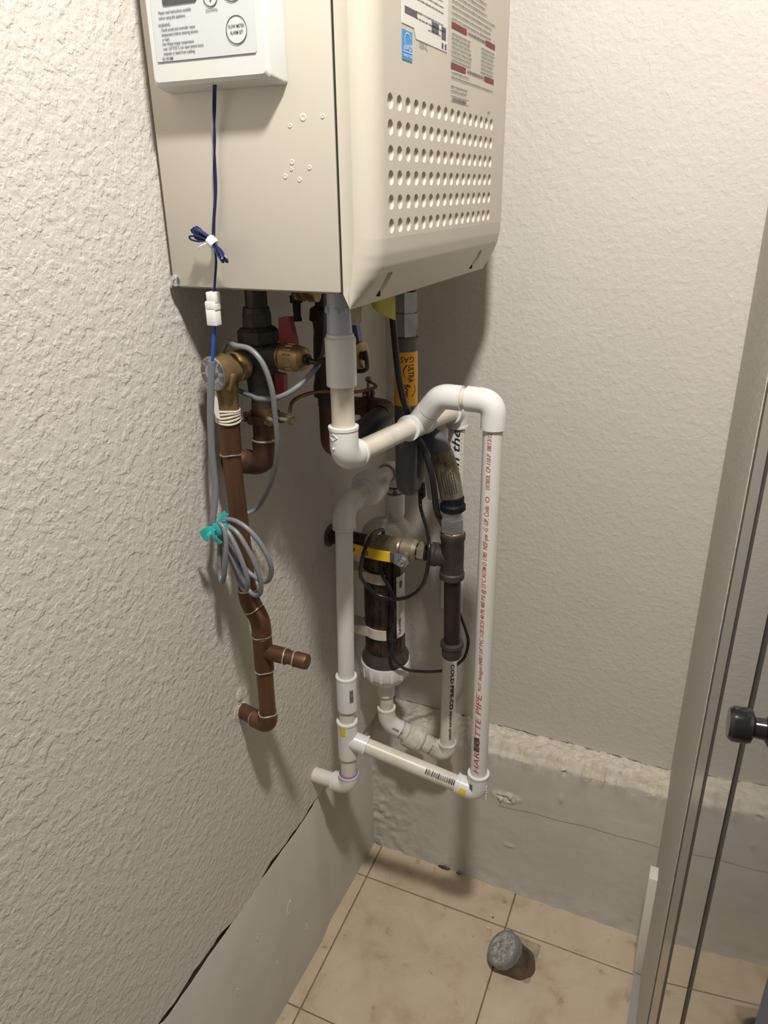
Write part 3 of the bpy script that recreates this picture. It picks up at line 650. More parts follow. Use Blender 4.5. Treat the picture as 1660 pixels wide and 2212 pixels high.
pp(MB(), (.0305, DY+.0065, .6823), (-.008, DY+.017, .681), CR).build('pipe', 'copper', cd)
for (p, d_, r) in (((DX+.002, DY-.003, 1.0785), (0, 0, 1), .0124), (e1+V(0, 0, .0190), (0, 0, 1), .0124), (e2-dd*.016, dd, .0124), ((.0563, DY, .8305), (0, 0, 1), .0124), ((.0554, DY, .7765), (0, 0, 1), .0124), ((.0913, DY, .806), (1, 0, 0), .0105), ((.1050, DY, .8056), (1, 0, 0), .0100), ((.0545, DY, .7058), (0, 0, 1), .0124), ((.0268, DY+.0075, .6821), (-1, .27, 0), .0120)):
    p = V(p); d_ = V(d_).normalized(); u_ = d_.cross(V(.3, .8, .5)).normalized(); w2 = d_.cross(u_)
    MB().tube([p+(u_*math.cos(t_)+w2*math.sin(t_))*r+d_*.0008*math.sin(3*t_) for t_ in [2*math.pi*k/22 for k in range(22)]], .0011, 6, closed=True).build('solder_ring', 'solder', cd)
mb = MB(); 
for i in range(7):
    q = random.uniform(0, 6.28); mb.ball((-.0005, -.521+.013*math.cos(q), .694+.015*math.sin(q)), random.uniform(.007, .013), 8, (.22, 1, 1.2))
o = mb.build('plaster_patch', 'raw', bpy.data.objects['wall_left'], ang=20)

# ================================================================== HOT ISOLATION VALVE
HX, HY = .0625, -.497
hv = thing('hot_water_valve', 'dark bronze service valve with red handle and brass drain cap', 'valve', (HX, HY, 1.13))
mb = MB(); mb.cyl((HX+.001, HY, HZ), (HX+.001, HY, 1.238), .0125, 20).lathe((HX, HY, 1.242), (0, 0, -1), [(0, .0150), (.006, .0155), (.0065, .0135)], 24); mb.build('tailpiece', 'bronze', hv)
mb = MB(); mb.lathe((HX, HY, 1.2385), (0, 0, -1), [(0, .0150), (.004, .0165), (.017, .0165), (.020, .0205)], 6, .3).lathe((HX, HY, 1.220), (0, 0, -1), [(0, .0195), (.004, .0235), (.0165, .0235), (.0205, .0185)], 8, .2); mb.build('union_nut', 'bronze', hv, ang=25)
mb = MB(); mb.lathe((HX, HY, 1.203), (0, 0, -1), [(0, .0175), (.010, .0180), (.016, .0200), (.036, .0200), (.044, .0175), (.060, .0165), (.066, .0140), (.075, .0140)], 26).cyl((HX, HY, 1.189), (HX+.032, HY-.002, 1.189), .0150, 22)
mb.cyl((HX, HY, 1.188), (HX-.010, HY-.018, 1.186), .014, 20); mb.build('valve_body', 'bronze', hv)
mb = MB(); mb.lathe((HX+.030, HY-.002, 1.189), (1, -.12, 0), [(0, .0135), (.002, .0155), (.004, .0155), (.005, .0140), (.0065, .0158), (.009, .0158), (.0105, .0150), (.022, .0150), (.024, .0142), (.031, .0135), (.034, .0100), (.035, .0040)], 24)
for k_ in range(16):
    t_ = 2*math.pi*k_/16; mb.box((HX+.046, HY-.004+.0150*math.cos(t_), 1.189+.0150*math.sin(t_)), (.010, .0022, .0022), bev=.0006)
mb.build('drain_cap', 'brass', hv)
mb = MB(); c1 = V(HX+.0655, HY-.006, 1.1885); mb.lathe(c1, (1, -.12, 0), [(0, .0062), (.003, .0062)], 18).tube(spline([c1+V(.002, 0, 0), c1+V(.014, -.002, -.002), c1+V(.022, .010, .002), c1+V(.016, .03, .012)], 6), .0032, 8); mb.build('cap_strap', 'rubber', hv)
mb = MB(); mb.prism([(HX+.030, HY+.006, 1.203), (HX+.050, HY+.006, 1.203), (HX+.0440, HY+.006, 1.2335), (HX+.0310, HY+.006, 1.2320)], (0, -.010, 0)); mb.build('handle', 'redh', hv, flat=True)
mb = MB(); mb.prism([(HX+.020, HY+.004, 1.170), (HX+.033, HY+.004, 1.168), (HX+.032, HY+.004, 1.146), (HX+.022, HY+.004, 1.140)], (0, -.008, 0)); mb.build('handle', 'redh', hv, flat=True)

hp = thing('hot_copper_pipe', 'short dark copper pipe and elbow from hot valve into the left wall', 'pipe', (HX, HY, 1.04))
pp(MB(), (HX-.0005, HY, 1.133), (HX-.002, HY, 1.085), .0140).build('pipe', 'copper', hp)
m2 = MB(); m2.elbow((HX-.003, HY, 1.0535), (0, 0, 1), (-1, 0, 0), .0150, .032, .030, .022, .0003); m2.build('elbow', 'copperd', hp)
pp(MB(), (.034, HY, 1.0535), (-.006, HY, 1.0535), .0140).build('pipe', 'copperd', hp)
mb = MB(); mb.tube([(HX-.0025+.0150*math.cos(t_), HY+.0150*math.sin(t_), 1.0865) for t_ in [2*math.pi*k/24 for k in range(24)]], .0013, 6, closed=True); mb.build('solder_ring', 'solder', hp)
mb = MB(); mb.lathe((.0002, HY, 1.0535), (1, 0, 0), [(0, .023), (.0012, .022), (.002, .0155)], 24); mb.build('wall_collar', 'raw', hp)

def ground_clamp(name, label, c, screwdir, axis, r):
    g = thing(name, label, 'pipe clamp', c); c = V(c); s_ = V(screwdir).normalized(); a_ = V(axis).normalized(); w = a_.cross(s_)
    rot = Matrix((s_, w, a_)).transposed()
    for sg in (1, -1):
        mb = MB(); pts = []
        for i in range(15): t_ = math.radians(15+150*i/14); pts.append(c+s_*math.cos(t_)*(r+.002)+w*sg*math.sin(t_)*(r+.002))
        mb.add([p+a_*aa for aa in (-.0055, .0055) for p in pts]+[c+(p-c)*1.22+a_*aa for aa in (-.0055, .0055) for p in pts], [(i, i+1, 16+i, 15+i) for i in range(14)]+[(30+i, 31+i, 46+i, 45+i) for i in range(14)]+[(i, i+1, 31+i, 30+i) for i in range(14)]+[(15+i, 16+i, 46+i, 45+i) for i in range(14)])
        mb.box(c+s_*(r+.005)+w*sg*.006, (.012, .006, .012), rot, bev=.001).box(c-s_*(r+.005)+w*sg*.006, (.012, .006, .012), rot, bev=.001)
        mb.build('clamp_jaw', 'copperd', g)
    for sg in (1, -1):
        mb = MB(); p = c+s_*sg*(r+.0055); mb.cyl(p-w*.020, p+w*.018, .0022, 10); mb.lathe(p+w*sg*-.012, -w*sg, [(0, .0055), (.003, .0055), (.005, .003)], 12); mb.build('clamp_screw', 'brassd', g)
    mb = MB(); p = c+s_*(r+.012); mb.cyl(p, p+s_*.014, .0026, 10).lathe(p+s_*.012, s_, [(0, .003), (.002, .0052), (.006, .0052), (.0085, .003)], 14); mb.build('wire_screw', 'brassd', g)
    return g
ground_clamp('ground_clamp', 'bronze ground clamp with screws on the hot copper pipe', (HX-.0012, HY, 1.1135), (1, -.15, .05), (0, 0, 1), .0142)
mb = MB(); mb.tube(spline([(.0975, -.497, 1.122), (.100, -.488, 1.136), (.105, -.44, 1.135), (.1230, -.38, 1.122), (.1080, -.28, 1.104), (.078, -.222, 1.094), (.062, -.202, 1.091)], 8), .0023, 8)
tag(mb.build('bonding_wire', 'copper'), 'bare copper bonding wire running between the two ground clamps', 'wire')

# ================================================================== COLD VALVE AND PIPE
QX, QY = .0965, -.40
cvv = thing('cold_water_valve', 'dark service valve with blue handle and brass cap behind white drain pipe', 'valve', (QX, QY, 1.12))
mb = MB(); mb.cyl((QX, QY, HZ), (QX, QY, 1.232), .0110, 18).lathe((QX, QY, 1.232), (0, 0, -1), [(0, .0125), (.003, .0175), (.016, .0190), (.019, .0150), (.030, .0140), (.040, .0150), (.065, .0160), (.085, .0150), (.1, .0180), (.112, .0180), (.114, .0130), (.125, .0130)], 16); mb.build('valve_body', 'bronze', cvv, ang=25)
d_ = V(1, -.25, 0).normalized()
mb = MB(); mb.cyl((QX, QY, 1.178), V(QX, QY, 1.178)+d_*.03, .0145, 20).lathe(V(QX, QY, 1.178)+d_*.025, d_, [(0, .0150), (.008, .0165), (.012, .0160), (.014, .0140), (.016, .0155), (.030, .0165), (.033, .0158), (.034, .0135)], 24); mb.build('drain_cap', 'brass', cvv)
mb = MB(); c1 = V(QX, QY, 1.178)+d_*.0605; mb.lathe(c1, d_, [(0, .0055), (.003, .0055)], 16).tube(spline([c1+V(.003, 0, .006), c1+V(.005, 0, -.008), c1+V(.002, .004, -.0175), c1+V(-.014, .010, -.0215), c1+V(-.030, .016, -.014)], 6), .0028, 8); mb.build('cap_strap', 'rubber', cvv)
mb = MB(); mb.prism([(QX+.030, QY+.012, 1.188), (QX+.046, QY+.012, 1.188), (QX+.041, QY+.012, 1.222), (QX+.031, QY+.012, 1.222)], (0, -.010, 0)); mb.build('handle', 'blueh', cvv, flat=True)
mb = MB(); mb.cyl((.147, -.425, HZ), (.147, -.425, 1.2170), .0115, 20, .001)
for k_ in range(24): t_ = 2*math.pi*k_/24; mb.box((.147+.0115*math.cos(t_), -.425+.0115*math.sin(t_), 1.240), (.0012, .0012, .044))
mb.build('knurled_cap', 'pcap', heater)
cpi = thing('cold_water_pipe', 'dark insulated cold pipe bending behind white drain pipe into left wall', 'pipe', (QX, QY, 1.04))
mb = MB(); mb.tube([(QX, QY, 1.115), (QX, QY, 1.07)]+[(QX, QY+.03*(1-math.cos(t_)), 1.065-.022*math.sin(t_)) for t_ in [math.pi/2*i/8 for i in range(1, 9)]], .0125, 18); mb.build('riser', 'copperd', cpi)
MB().tube(spline([(QX, QY+.02, 1.044), (QX, -.30, 1.045), (QX, -.235, 1.050)], 6), .0165, 22).build('insulation', 'rubber', cpi)
m2 = MB(); m2.elbow((QX, -.205, 1.052), (0, -1, 0), (-1, 0, 0), .0155, .036, .026, .022, .0003); m2.build('elbow', 'copperd', cpi)
pp(MB(), (.075, -.205, 1.052), (-.006, -.205, 1.052), .0142).build('pipe', 'copperd', cpi)
ground_clamp('ground_clamp', 'dark ground clamp with upright screw on the cold pipe', (.060, -.205, 1.052), (0, .1, 1), (1, 0, 0), .0145)

# ================================================================== GAS FLEX CONNECTOR
gf = thing('gas_flex_hose', 'grey flexible gas hose with orange sleeve looping below the heater', 'hose', (.16, -.26, .95))
GX, GY = .1405, -.245
mb = MB(); mb.cyl((GX, GY, HZ), (GX, GY, 1.232), .0135, 20); mb.build('nipple', 'copperd', gf)
mb = MB(); mb.lathe((GX, GY, 1.233), (0, 0, -1), [(0, .0180), (.026, .0180), (.0265, .0150), (.028, .0150), (.0285, .0190), (.050, .0190), (.0505, .0165), (.062, .0165)], 6, .2); mb.build('flare_nut', 'zinc', gf, ang=25)
HP = [(GX, GY, 1.165), (GX+.0005, GY, 1.12), (GX, GY, 1.055), (.1408, -.2450, .992), (.1400, -.2440, .966), (.1385, -.2360, .947), (.1370, -.2230, .940), (.1370, -.2090, .947), (.1390, -.2020, .970), (.1450, -.2010, .994), (.1550, -.2060, .010+1.001), (.1690, -.2150, 1.0165), (.1830, -.2250, 1.0130), (.1945, -.2320, .994), (.2055, -.237, .966), (.2125, -.24, .937), (.2140, -.24, .922)]
hs = spline(HP, 8); MB().tube(hs, .0165, 22).build('hose', 'hose', gf)
mb = MB(); mb.lathe((GX, GY, 1.173), (0, 0, -1), [(0, .016), (.002, .0190), (.007, .0190), (.010, .0174), (.020, .0174)], 24); mb.build('end_collar', 'hose', gf)
mb = MB(); mb.lathe((.2140, -.24, .938), (.02, 0, -1), [(0, .0172), (.010, .0172), (.013, .0195), (.020, .0195), (.023, .0160)], 24); mb.build('end_collar', 'gcable', gf)
OR = .0170
MB().tube([p for p in spline([(GX, GY, 1.1523), (GX+.0003, GY, 1.115), (GX, GY, 1.0750)], 6)], OR, 28, cap=False).build('orange_sleeve', 'orange', gf)
slv = bpy.data.objects['orange_sleeve']
vdir = V(.551-GX, -1.2315-GY, 0).normalized(); vr = V(vdir.y*-1, vdir.x, 0)
def vwrap(mb, body, size, zc, r, c, face, down=True, shift=0., width=None, **k):
    """text that reads down (or up) an upright pipe"""
    ax_ = V(0, 0, -1 if down else 1); return wrap_text(mb, body, size, V(c[0], c[1], zc), ax_, r, face, width, **k)
def hwrap(mb, body, size, z, r, c, face, flip=False):
    vs_, fs_ = dense(*text2d(body, size, align='CENTER'), .5); f_ = V(face).normalized(); rt = V(-f_.y, f_.x, 0); sg = -1 if flip else 1
    mb.add([V(c[0], c[1], z+sg*y_)+(f_*math.cos(x_/r)+rt*sg*math.sin(x_/r))*r for x_, y_, _ in vs_], fs_)
hwrap(mb, 'GAS', .0115, 1.1425, OR+.0003, (GX, GY), Matrix.Rotation(.15, 3, 'Z') @ vdir, True)
f1 = Matrix.Rotation(.22, 3, 'Z') @ vdir
mb.build('sleeve_lettering', 'black_ink', slv, flat=True); mb = MB()
vwrap(mb, 'ULTRA', .0125, 1.1348, OR+.0003, (GX+.0002, GY), Matrix.Rotation(.42, 3, 'Z') @ vdir, width=.0250, bold=.00025)
mb.build('sleeve_lettering', 'black_ink', slv, flat=True); mb = MB()
vwrap(mb, 'flow', .0150, 1.1071, OR+.0003, (GX+.0001, GY), Matrix.Rotation(.05, 3, 'Z') @ vdir, width=.0190, bold=.0003)
def swoosh(mb, q, c, r, wmax):
    vs_ = []; n_ = len(q)
    for i, (z_, t_) in enumerate(q):
        w_2 = wmax*(abs(i-(n_-1)/2)/((n_-1)/2))**1.3+.012
        for s_ in (-1, 1):
            f_ = Matrix.Rotation(t_+s_*w_2, 3, 'Z') @ vdir; vs_.append(V(c[0], c[1], z_)+f_*r)
    mb.add(vs_, [(2*i, 2*i+1, 2*i+3, 2*i+2) for i in range(n_-1)])
mb.build('sleeve_lettering', 'black_ink', slv, flat=True); mb = MB()
qs = [(1.1348-.0024*i, .10 - .36*math.sin(math.pi*min(1, i/9)) * (1 if i < 9 else 0) + (.0 if i < 9 else .62*math.sin(math.pi*min(1, (i-9)/11))) + .012*i) for i in range(20)]
swoosh(mb, qs, (GX, GY), OR+.0003, .055)
mb.build('sleeve_swoosh', 'black_ink', slv, flat=True)
i0 = min(range(len(hs)), key=lambda i: (hs[i]-V(.1925, -.231, 1.000)).length); i1 = min(range(len(hs)), key=lambda i: (hs[i]-V(.2137, -.24, .937)).length)
seg_ = hs[i0:i1+1]; MB().tube(seg_, .0178, 26, cap=False).build('label_sleeve', 'foil', gf)
mb = MB(); pa, pb = seg_[len(seg_)//3], seg_[-3]; axl = (pb-pa).normalized(); fc = V(.34, -.99, 0)
for i in range(6):
    off = -.55+.19*i; vs_ = []
    b_ = axl.cross((fc-axl*fc.dot(axl)).normalized()); a_ = (fc-axl*fc.dot(axl)).normalized(); L_ = (pb-pa).length
    t0 = random.uniform(0, .2)
    while t0 < .95:
        t1 = min(t0+random.uniform(.06, .16), .97)
        mb.add([pa+axl*L_*t_+(a_*math.cos(off+s_)+b_*math.sin(off+s_))*.0192 for t_ in (t0, t1) for s_ in (-.035, .035)], [(0, 1, 3, 2)]); t0 = t1+.03
mb.build('label_print', 'black_ink', gf, flat=True)
mb = MB(); mb.lathe((.2142, -.24, .914), (.02, 0, -1), [(0, .0155), (.010, .0160), (.0105, .0185), (.031, .0185), (.0315, .0165), (.044, .0170), (.050, .0150)], 6, .25); mb.build('flare_nut', 'zinc', gf, ang=25)

# ================================================================== GAS PIPE
GPX, GPY = .2160, -.24
gp = thing('gas_pipe', 'black iron gas tee with capped drip leg and branch into left wall', 'pipe', (GPX, GPY, .66))
mb = MB(); mb.lathe((GPX-.0005, GPY, .879), (0, 0, -1), [(0, .0165), (.001, .0195), (.010, .0195), (.012, .0180), (.066, .0180), (.068, .0198), (.077, .0198), (.079, .0165)], 26)
mb.lathe((GPX, GPY, .8365), (-1, 0, 0), [(0, .017), (.024, .0172), (.026, .0192), (.034, .0192), (.036, .0165)], 26); mb.build('tee', 'iron', gp)
mb = MB(); mb.lathe((GPX-.0005, GPY, .8797), (0, 0, 1), [(0, .0172), (.002, .0165), (.003, .0150)], 24); mb.build('thread_sealant', 'brassd', gp)
pp(MB(), (GPX+.0005, GPY, .805), (GPX+.0025, GPY, .675), .01335).build('drip_leg', 'ironp', gp)
mb = MB(); mb.lathe((GPX+.0025, GPY, .6850), (0, 0, -1), [(0, .0150), (.002, .0190), (.008, .0192), (.010, .0168), (.026, .0165), (.030, .0140), (.031, .0080)], 24); mb.build('end_cap', 'iron', gp)
pp(MB(), (GPX-.034, GPY, .8365), (.152, GPY, .8365), .0130).build('nipple', 'ironp', gp)
gv = MB(); gv.lathe((.172, GPY, .8365), (-1, 0, 0), [(0, .0165), (.011, .0165), (.012, .0135), (.014, .0135)], 6, .3).lathe((.158, GPY, .8365), (-1, 0, 0), [(0, .0150), (.006, .0185), (.024, .0190), (.028, .0150), (.031, .0160)], 24).lathe((.126, GPY, .8365), (-1, 0, 0), [(0, .0165), (.014, .0165), (.015, .0140)], 6, .3).cyl((.143, GPY, .8365), (.143, GPY-.026, .8335), .0080, 16); gv.build('ball_valve', 'brassd', gp, ang=25)
MB().lathe((.112, GPY, .8365), (-1, 0, 0), [(0, .0140), (.002, .0165), (.020, .0170), (.022, .0150), (.040, .0155), (.042, .0135)], 24).build('coupling', 'brassd', gp)
pp(MB(), (.075, GPY, .8365), (-.006, GPY, .8365), .0133).build('nipple', 'ironp', gp)
mb = MB(); mb.lathe((.001, GPY, .8365), (1, 0, 0), [(0, .019), (.002, .0185), (.004, .014)], 24); mb.build('wall_flange', 'rust', gp)
HYY = GPY-.030
mb = MB(); mb.prism([(.1530, HYY, .8400), (.1560, HYY, .8300), (.1500, HYY, .8215), (.1420, HYY, .8195), (.1340, HYY, .8230), (.124, HYY, .8275), (.122, HYY, .8425), (.146, HYY, .8420)], (0, -.0022, 0)); hd = mb.build('valve_handle', 'zinc', gp, flat=True)
mb = MB(); pts_ = [(.1245, HYY-.0005), (.105, HYY-.0020), (.085, HYY-.0015), (.065, HYY+.001), (.045, HYY+.004)]
vs_ = [(x_, y_+dy_, z_+.0015*(i/4)) for i, (x_, y_) in enumerate(pts_) for (dy_, z_) in ((0, .8265), (-.0035, .8265), (-.0035, .8430), (0, .8430))]
mb.add(vs_, [(i*4+j, i*4+(j+1) % 4, i*4+4+(j+1) % 4, i*4+4+j) for i in range(4) for j in range(4)]+[(0, 1, 2, 3), (19, 18, 17, 16)]); hg = mb.build('handle_grip', 'yellow', hd, flat=True)
mb = MB()
for x_, w2 in ((.058, .009), (.048, .006)): mb.box((x_, HYY-.0030+(.07-x_)*.02, .836), (w2, .001, .005))
for i in range(4): mb.box((.0845, HYY-.0052, .8315+.0024*i), (.006, .0006, .0010))
mb.build('grip_print', 'black_ink', hd, flat=True)
mb = MB(); mb.box((.1235, HYY-.0030, .8345), (.0150, .0014, .0165), bev=.0004); mb.build('size_plate', 'lcd', hd)
mb = MB(); mb.lathe((.1435, HYY-.002, .8300), (0, -1, .1), [(0, .0068), (.004, .0068), (.005, .0045)], 6).lathe((.1435, HYY-.006, .8300), (0, -1, .1), [(0, .0042), (.004, .0040)], 14); mb.build('handle_nut', 'chrome', hd, ang=25)

# ================================================================== PVC DRAIN LOOP
dl = thing('drain_pipe_loop', 'white plastic drain pipe looping from the heater into the left wall', 'pipe', (.165, -.40, .42))
FR, PR = .0168, .01335
EX, EY = .1665, -.494
E1 = V(EX, EY, 1.0745); E3 = V(.183, -.139, 1.043); rd = (E3-E1).normalized()
mb = MB(); mb.lathe((EX-.0005, EY, HZ+.002), (0, 0, -1), [(0, .0125), (.029, .0130), (.0295, .0132), (.056, .0140)], 26)
for k_ in range(7): t_ = 2*math.pi*k_/7+.5; mb.box((EX-.0005+.0132*math.cos(t_), EY+.0132*math.sin(t_), 1.2435), (.0045, .0045, .006), Matrix.Rotation(t_, 3, 'Z'), bev=.0006)
mb.build('adapter', 'pvcgrey', dl)
mb = MB(); mb.lathe((EX, EY, 1.2180), (0, 0, -1), [(0, .0150), (.0035, .0155), (.004, .0168), (.0045, .0172), (.0570, .0172), (.0575, .0168)], 30); mb.build('coupling', 'pvc', dl)
pp(MB(), (EX, EY, 1.165), (EX, EY, 1.10), PR).build('pipe', 'pipe', dl)
m2 = MB(); m2.elbow(E1, (0, 0, 1), rd, FR, .039, .031, .0185); el = m2.build('elbow', 'pvc', dl)
fE = V(.30, -.95, 0).normalized()
mb = MB(); tz = V(E1.x, E1.y, E1.z)
# cast mark: raised lozenge with a small bead under it, on the elbow's face
f2 = (Matrix.Rotation(-.62, 3, 'Z') @ fE); rt_ = V(-f2.y, f2.x, 0)
def onE(u, z_, lift=.0006):
    a_ = u/FR; return V(E1.x, E1.y, z_)+(f2*math.cos(a_)+rt_*math.sin(a_))*(FR+lift)
for (s_, nm) in ((1, 0),):
    lz = [(-.0058, 1.1035), (0, 1.1075), (.0058, 1.1035), (0, 1.0995)]
    for i in range(4):
        p, q = lz[i], lz[(i+1) % 4]; mb.tube([onE(p[0]+(q[0]-p[0])*j/3, p[1]+(q[1]-p[1])*j/3) for j in range(4)], .0004, 6)
mb.ball(onE(.0, 1.0900), .0016, 8)
vs_, fs_ = text2d('NSF', .0042, align='CENTER'); mb.add([onE(x_, 1.0962+y_, .0004) for x_, y_, _ in vs_], fs_)
vs_, fs_ = text2d('3/4', .0042, align='CENTER'); mb.add([onE(x_, 1.0845+y_, .0004) for x_, y_, _ in vs_], fs_)
mb.build('cast_mark', 'pvc', el)
# tee on the run with its branch rising to the right
TC = E1+rd*.205+V(0, 0, .003)
bdv = V(.052, -.022, .062); TB = TC+bdv; bd = bdv.normalized()
pp(MB(), E1+rd*.02, TC-rd*.02, PR).build('pipe', 'pipe', dl)
mb = MB(); mb.lathe(TC-rd*.030, rd, [(0, FR+.0012), (.004, FR+.0012), (.0045, FR), (.0555, FR), (.056, FR+.0012), (.060, FR+.0012)], 30).cyl(TC, TC+bd*.034, FR, 30); mb.build('tee', 'pvc', dl)
mb = MB(); mb.cyl(TC+bd*.033, TC+bd*.036, PR+.001, 26); mb.build('primer_ring', 'copperd', dl)
hx = V(1, .0, -.02).normalized(); R1 = TC+bd*.066; RP = V(.2905, R1.y, R1.z-.001)
m2 = MB(); m2.elbow(R1, -bd, hx, FR, .0305, .030, .013, .0); m2.build('elbow', 'pvc', dl)
pp(MB(), R1+hx*.02, RP-hx*.02, PR).build('pipe', 'pipe', dl)
m2 = MB(); m2.elbow(RP, -hx, (0, 0, -1), FR, (RP-R1).length-.0365, .036, .020, .0); m2.build('elbow', 'pvc', dl)
RB = V(RP.x+.0015, RP.y-.002, .4560)
rp = pp(MB(), RP-V(0, 0, .025), RB+V(0, 0, .015), PR).build('pipe', 'pipew', dl)
LX_, LY = .0695, -.335; LT = V(LX_, LY, .5120); hd2 = (LT-RB).normalized()
m2 = MB(); m2.elbow(RB, (0, 0, 1), hd2, FR, .040, .038, .0185); el2 = m2.build('elbow', 'pvc', dl)
lp = pp(MB(), RB+hd2*.02, LT-hd2*.01, PR).build('pipe', 'pipe', dl)
mb = MB(); mb.lathe((LX_, LY, .5500), (0, 0, -1), [(0, FR+.0010), (.0035, FR+.0010), (.004, FR), (.0735, FR), (.074, FR)], 30).lathe(LT, -hd2, [(0, FR-.001), (.031, FR-.001), (.0315, FR+.0006), (.035, FR+.0006)], 30); mb.build('tee', 'pvc', dl)
pp(MB(), (LX_+.001, LY, .59), (LX_, LY, .540), PR).build('pipe', 'pipe', dl)
mb = MB(); mb.lathe((LX_+.002, LY, .640), (0, 0, -1), [(0, FR+.0006), (.0035, FR+.0006), (.004, FR), (.064, FR), (.0645, FR)], 30); cpl = mb.build('coupling', 'pvc', dl)
UX = .0785; UE = V(UX, LY, .936)
pp(MB(), (UX, LY, .915), (LX_+.002, LY, .63), PR).build('pipe', 'pipew', dl)
FX, FY_ = .082, -.155; UF = V(FX, FY_, .938); ud = (UF-UE).normalized()
m2 = MB(); m2.elbow(UE, (0, 0, -1), ud, FR, .033, .032, .024); m2.build('elbow', 'pvc', dl)
mb = MB(); mb.lathe((UX, LY, .9035), (0, 0, -1), [(0, PR+.0004), (.0025, PR+.0004)], 26); mb.build('primer_ring', 'purple', dl)
pp(MB(), UE+ud*.025, UE+ud*.085, PR).build('pipe', 'pipe', dl)
mb = MB(); up_ = UE+ud*.064; mb.lathe(up_, ud, [(0, .0165), (.002, .0172), (.010, .0172), (.011, .0262), (.013, .0275), (.016, .0275)], 30).lathe(up_+ud*.013, ud, [(0, .0262), (.003, .0285), (.024, .0270), (.026, .0205), (.028, .0190), (.048, .0180)], 16, .1); mb.build('union', 'pvc', dl, ang=25)
pp(MB(), up_+ud*.045, UF-ud*.02, PR).build('pipe', 'pipe', dl)
mb = MB(); mb.lathe(UF-ud*.0305, ud, [(0, PR+.0012), (.003, PR+.0012)], 26); mb.build('primer_ring', 'purple', dl)
# lower elbow and stub
pp(MB(), (LX_-.0005, LY, .482), (LX_-.001, LY, .43), PR).build('pipe', 'pipe', dl)
LE = V(LX_-.0015, LY, .4090)
m2 = MB(); m2.elbow(LE, (0, 0, 1), (-1, 0, 0), FR, .028, .030, .021); m2.build('elbow', 'pvc', dl)
mb = MB(); mb.lathe(LE+V(0, 0, .0278), (0, 0, 1), [(0, FR-.0006), (.0012, FR-.0002), (.0024, PR+.0002)], 26); mb.build('primer_ring', 'purple', dl)
pp(MB(), LE-V(.022, 0, 0), (-.006, LY, .409), PR).build('stub', 'pipe', dl)
# print on the right riser
faceR = V(.551-RB.x, -1.2315-RB.y, 0).normalized(); faceT = Matrix.Rotation(-.28, 3, 'Z') @ faceR
rx = lambda z_: V(RB.x+(RP.x-RB.x)*(z_-RB.z)/(RP.z-RB.z), RB.y+(RP.y-RB.y)*(z_-RB.z)/(RP.z-RB.z), z_); upv = (RP-RB).normalized(); rr = PR+.0003
mb = MB()
for (z0_, z1_, tx, sz, sh) in ((0.5049, 0.6587, 'HARLOTTE PIPE', .0125, .25), (0.663, 0.6796, 'PLUT', .0075, .3), (0.6828, 0.7082, 'Benggun', .0075, .35), (0.7105, 0.8973, '04007 3/4" PVC 1120 SCH 40 PR 480 PSI @ 23\u00b0C ASTM D 1785', .0085, .3),
                             (0.9008, 0.9662, 'NSF-pw -G -UP. Code', .0095, .3), (0.9896, 1.0106, 'EXTRIOL', .0085, .3), (1.0145, 1.0402, 'CP-110-P', .0085, .3), (1.0446, 1.0685, '08/13/12', .0085, .3)):
    wrap_text(mb, tx, sz, rx(z0_), upv, rr, faceT, z1_-z0_, shear=sh, bold=.00002)
b_ = upv.cross(faceT).normalized()
for r_ in (.0042, .0034):
    for i in range(24):
        t0, t1 = 2*math.pi*i/24, 2*math.pi*(i+1)/24; q = []
        for t_, r2_ in ((t0, r_), (t1, r_), (t1, r_-.0005), (t0, r_-.0005)):
            u_ = r2_*.75*math.cos(t_)/PR; q.append(rx(.9755+r2_*math.sin(t_))+(faceT*math.cos(u_)+b_*math.sin(u_))*rr)
        mb.add(q, [(0, 1, 2, 3)])
mb.build('printed_text', 'redp', rp, flat=True)
def barcode(mb, p, ax, r, ang, L, half, n_, seed):
    rn = random.Random(seed); t_ = 0
    while t_ < L:
        w_1 = rn.choice((.0004, .0007, .0011))*L/.03; patch(mb, V(p)+V(ax).normalized()*t_, ax, r, ang, w_1, half*rn.uniform(.86, 1), 5); t_ += w_1+rn.choice((.0005, .0008))*L/.03
mb = MB(); barcode(mb, rx(.5480), upv, rr+.0001, Matrix.Rotation(-.42, 3, 'Z') @ faceR, .027, .36, 14, 3); mb.build('barcode', 'black_ink', rp, flat=True)
mb = MB(); ang_ = V(.15, -.75, .62); barcode(mb, RB+hd2*.040, hd2, PR+.0003, ang_, .050, .36, 20, 5); mb.build('barcode', 'black_ink', lp, flat=True)
mb = MB(); patch(mb, RB+hd2*.0325, hd2, PR+.0004, V(.1, -.75, .3), .004, .25); mb.build('red_mark', 'red', lp, flat=True)
mb = MB(); ang_ = Matrix.Rotation(.45, 3, 'Z') @ V(.551-LX_, -1.2315-LY, 0).normalized(); barcode(mb, (LX_+.0018, LY, .5960), (0, 0, 1), FR+.0003, ang_, .024, .22, 14, 9); mb.build('barcode', 'black_ink', cpl, flat=True)
mb = MB(); patch(mb, (LX_, LY, .5285), (0, 0, 1), FR+.0005, Matrix.Rotation(-.52, 3, 'Z') @ V(.551-LX_, -1.2315-LY, 0).normalized(), .019, .30); mb.build('yellow_sticker', 'ytag2', dl, flat=True)
mb = MB(); patch(mb, RB+hd2*.0185, hd2, FR+.0005, V(.1, -.95, .1), .0115, .38); mb.build('yellow_sticker', 'ytag2', el2, flat=True)
mb = MB(); barcode(mb, (RB.x, RB.y, RB.z+.003), (0, 0, 1), FR+.0004, Matrix.Rotation(-.75, 3, 'Z') @ faceR, .023, .20, 16, 12); mb.build('barcode', 'black_ink', el2, flat=True)
mb = MB()
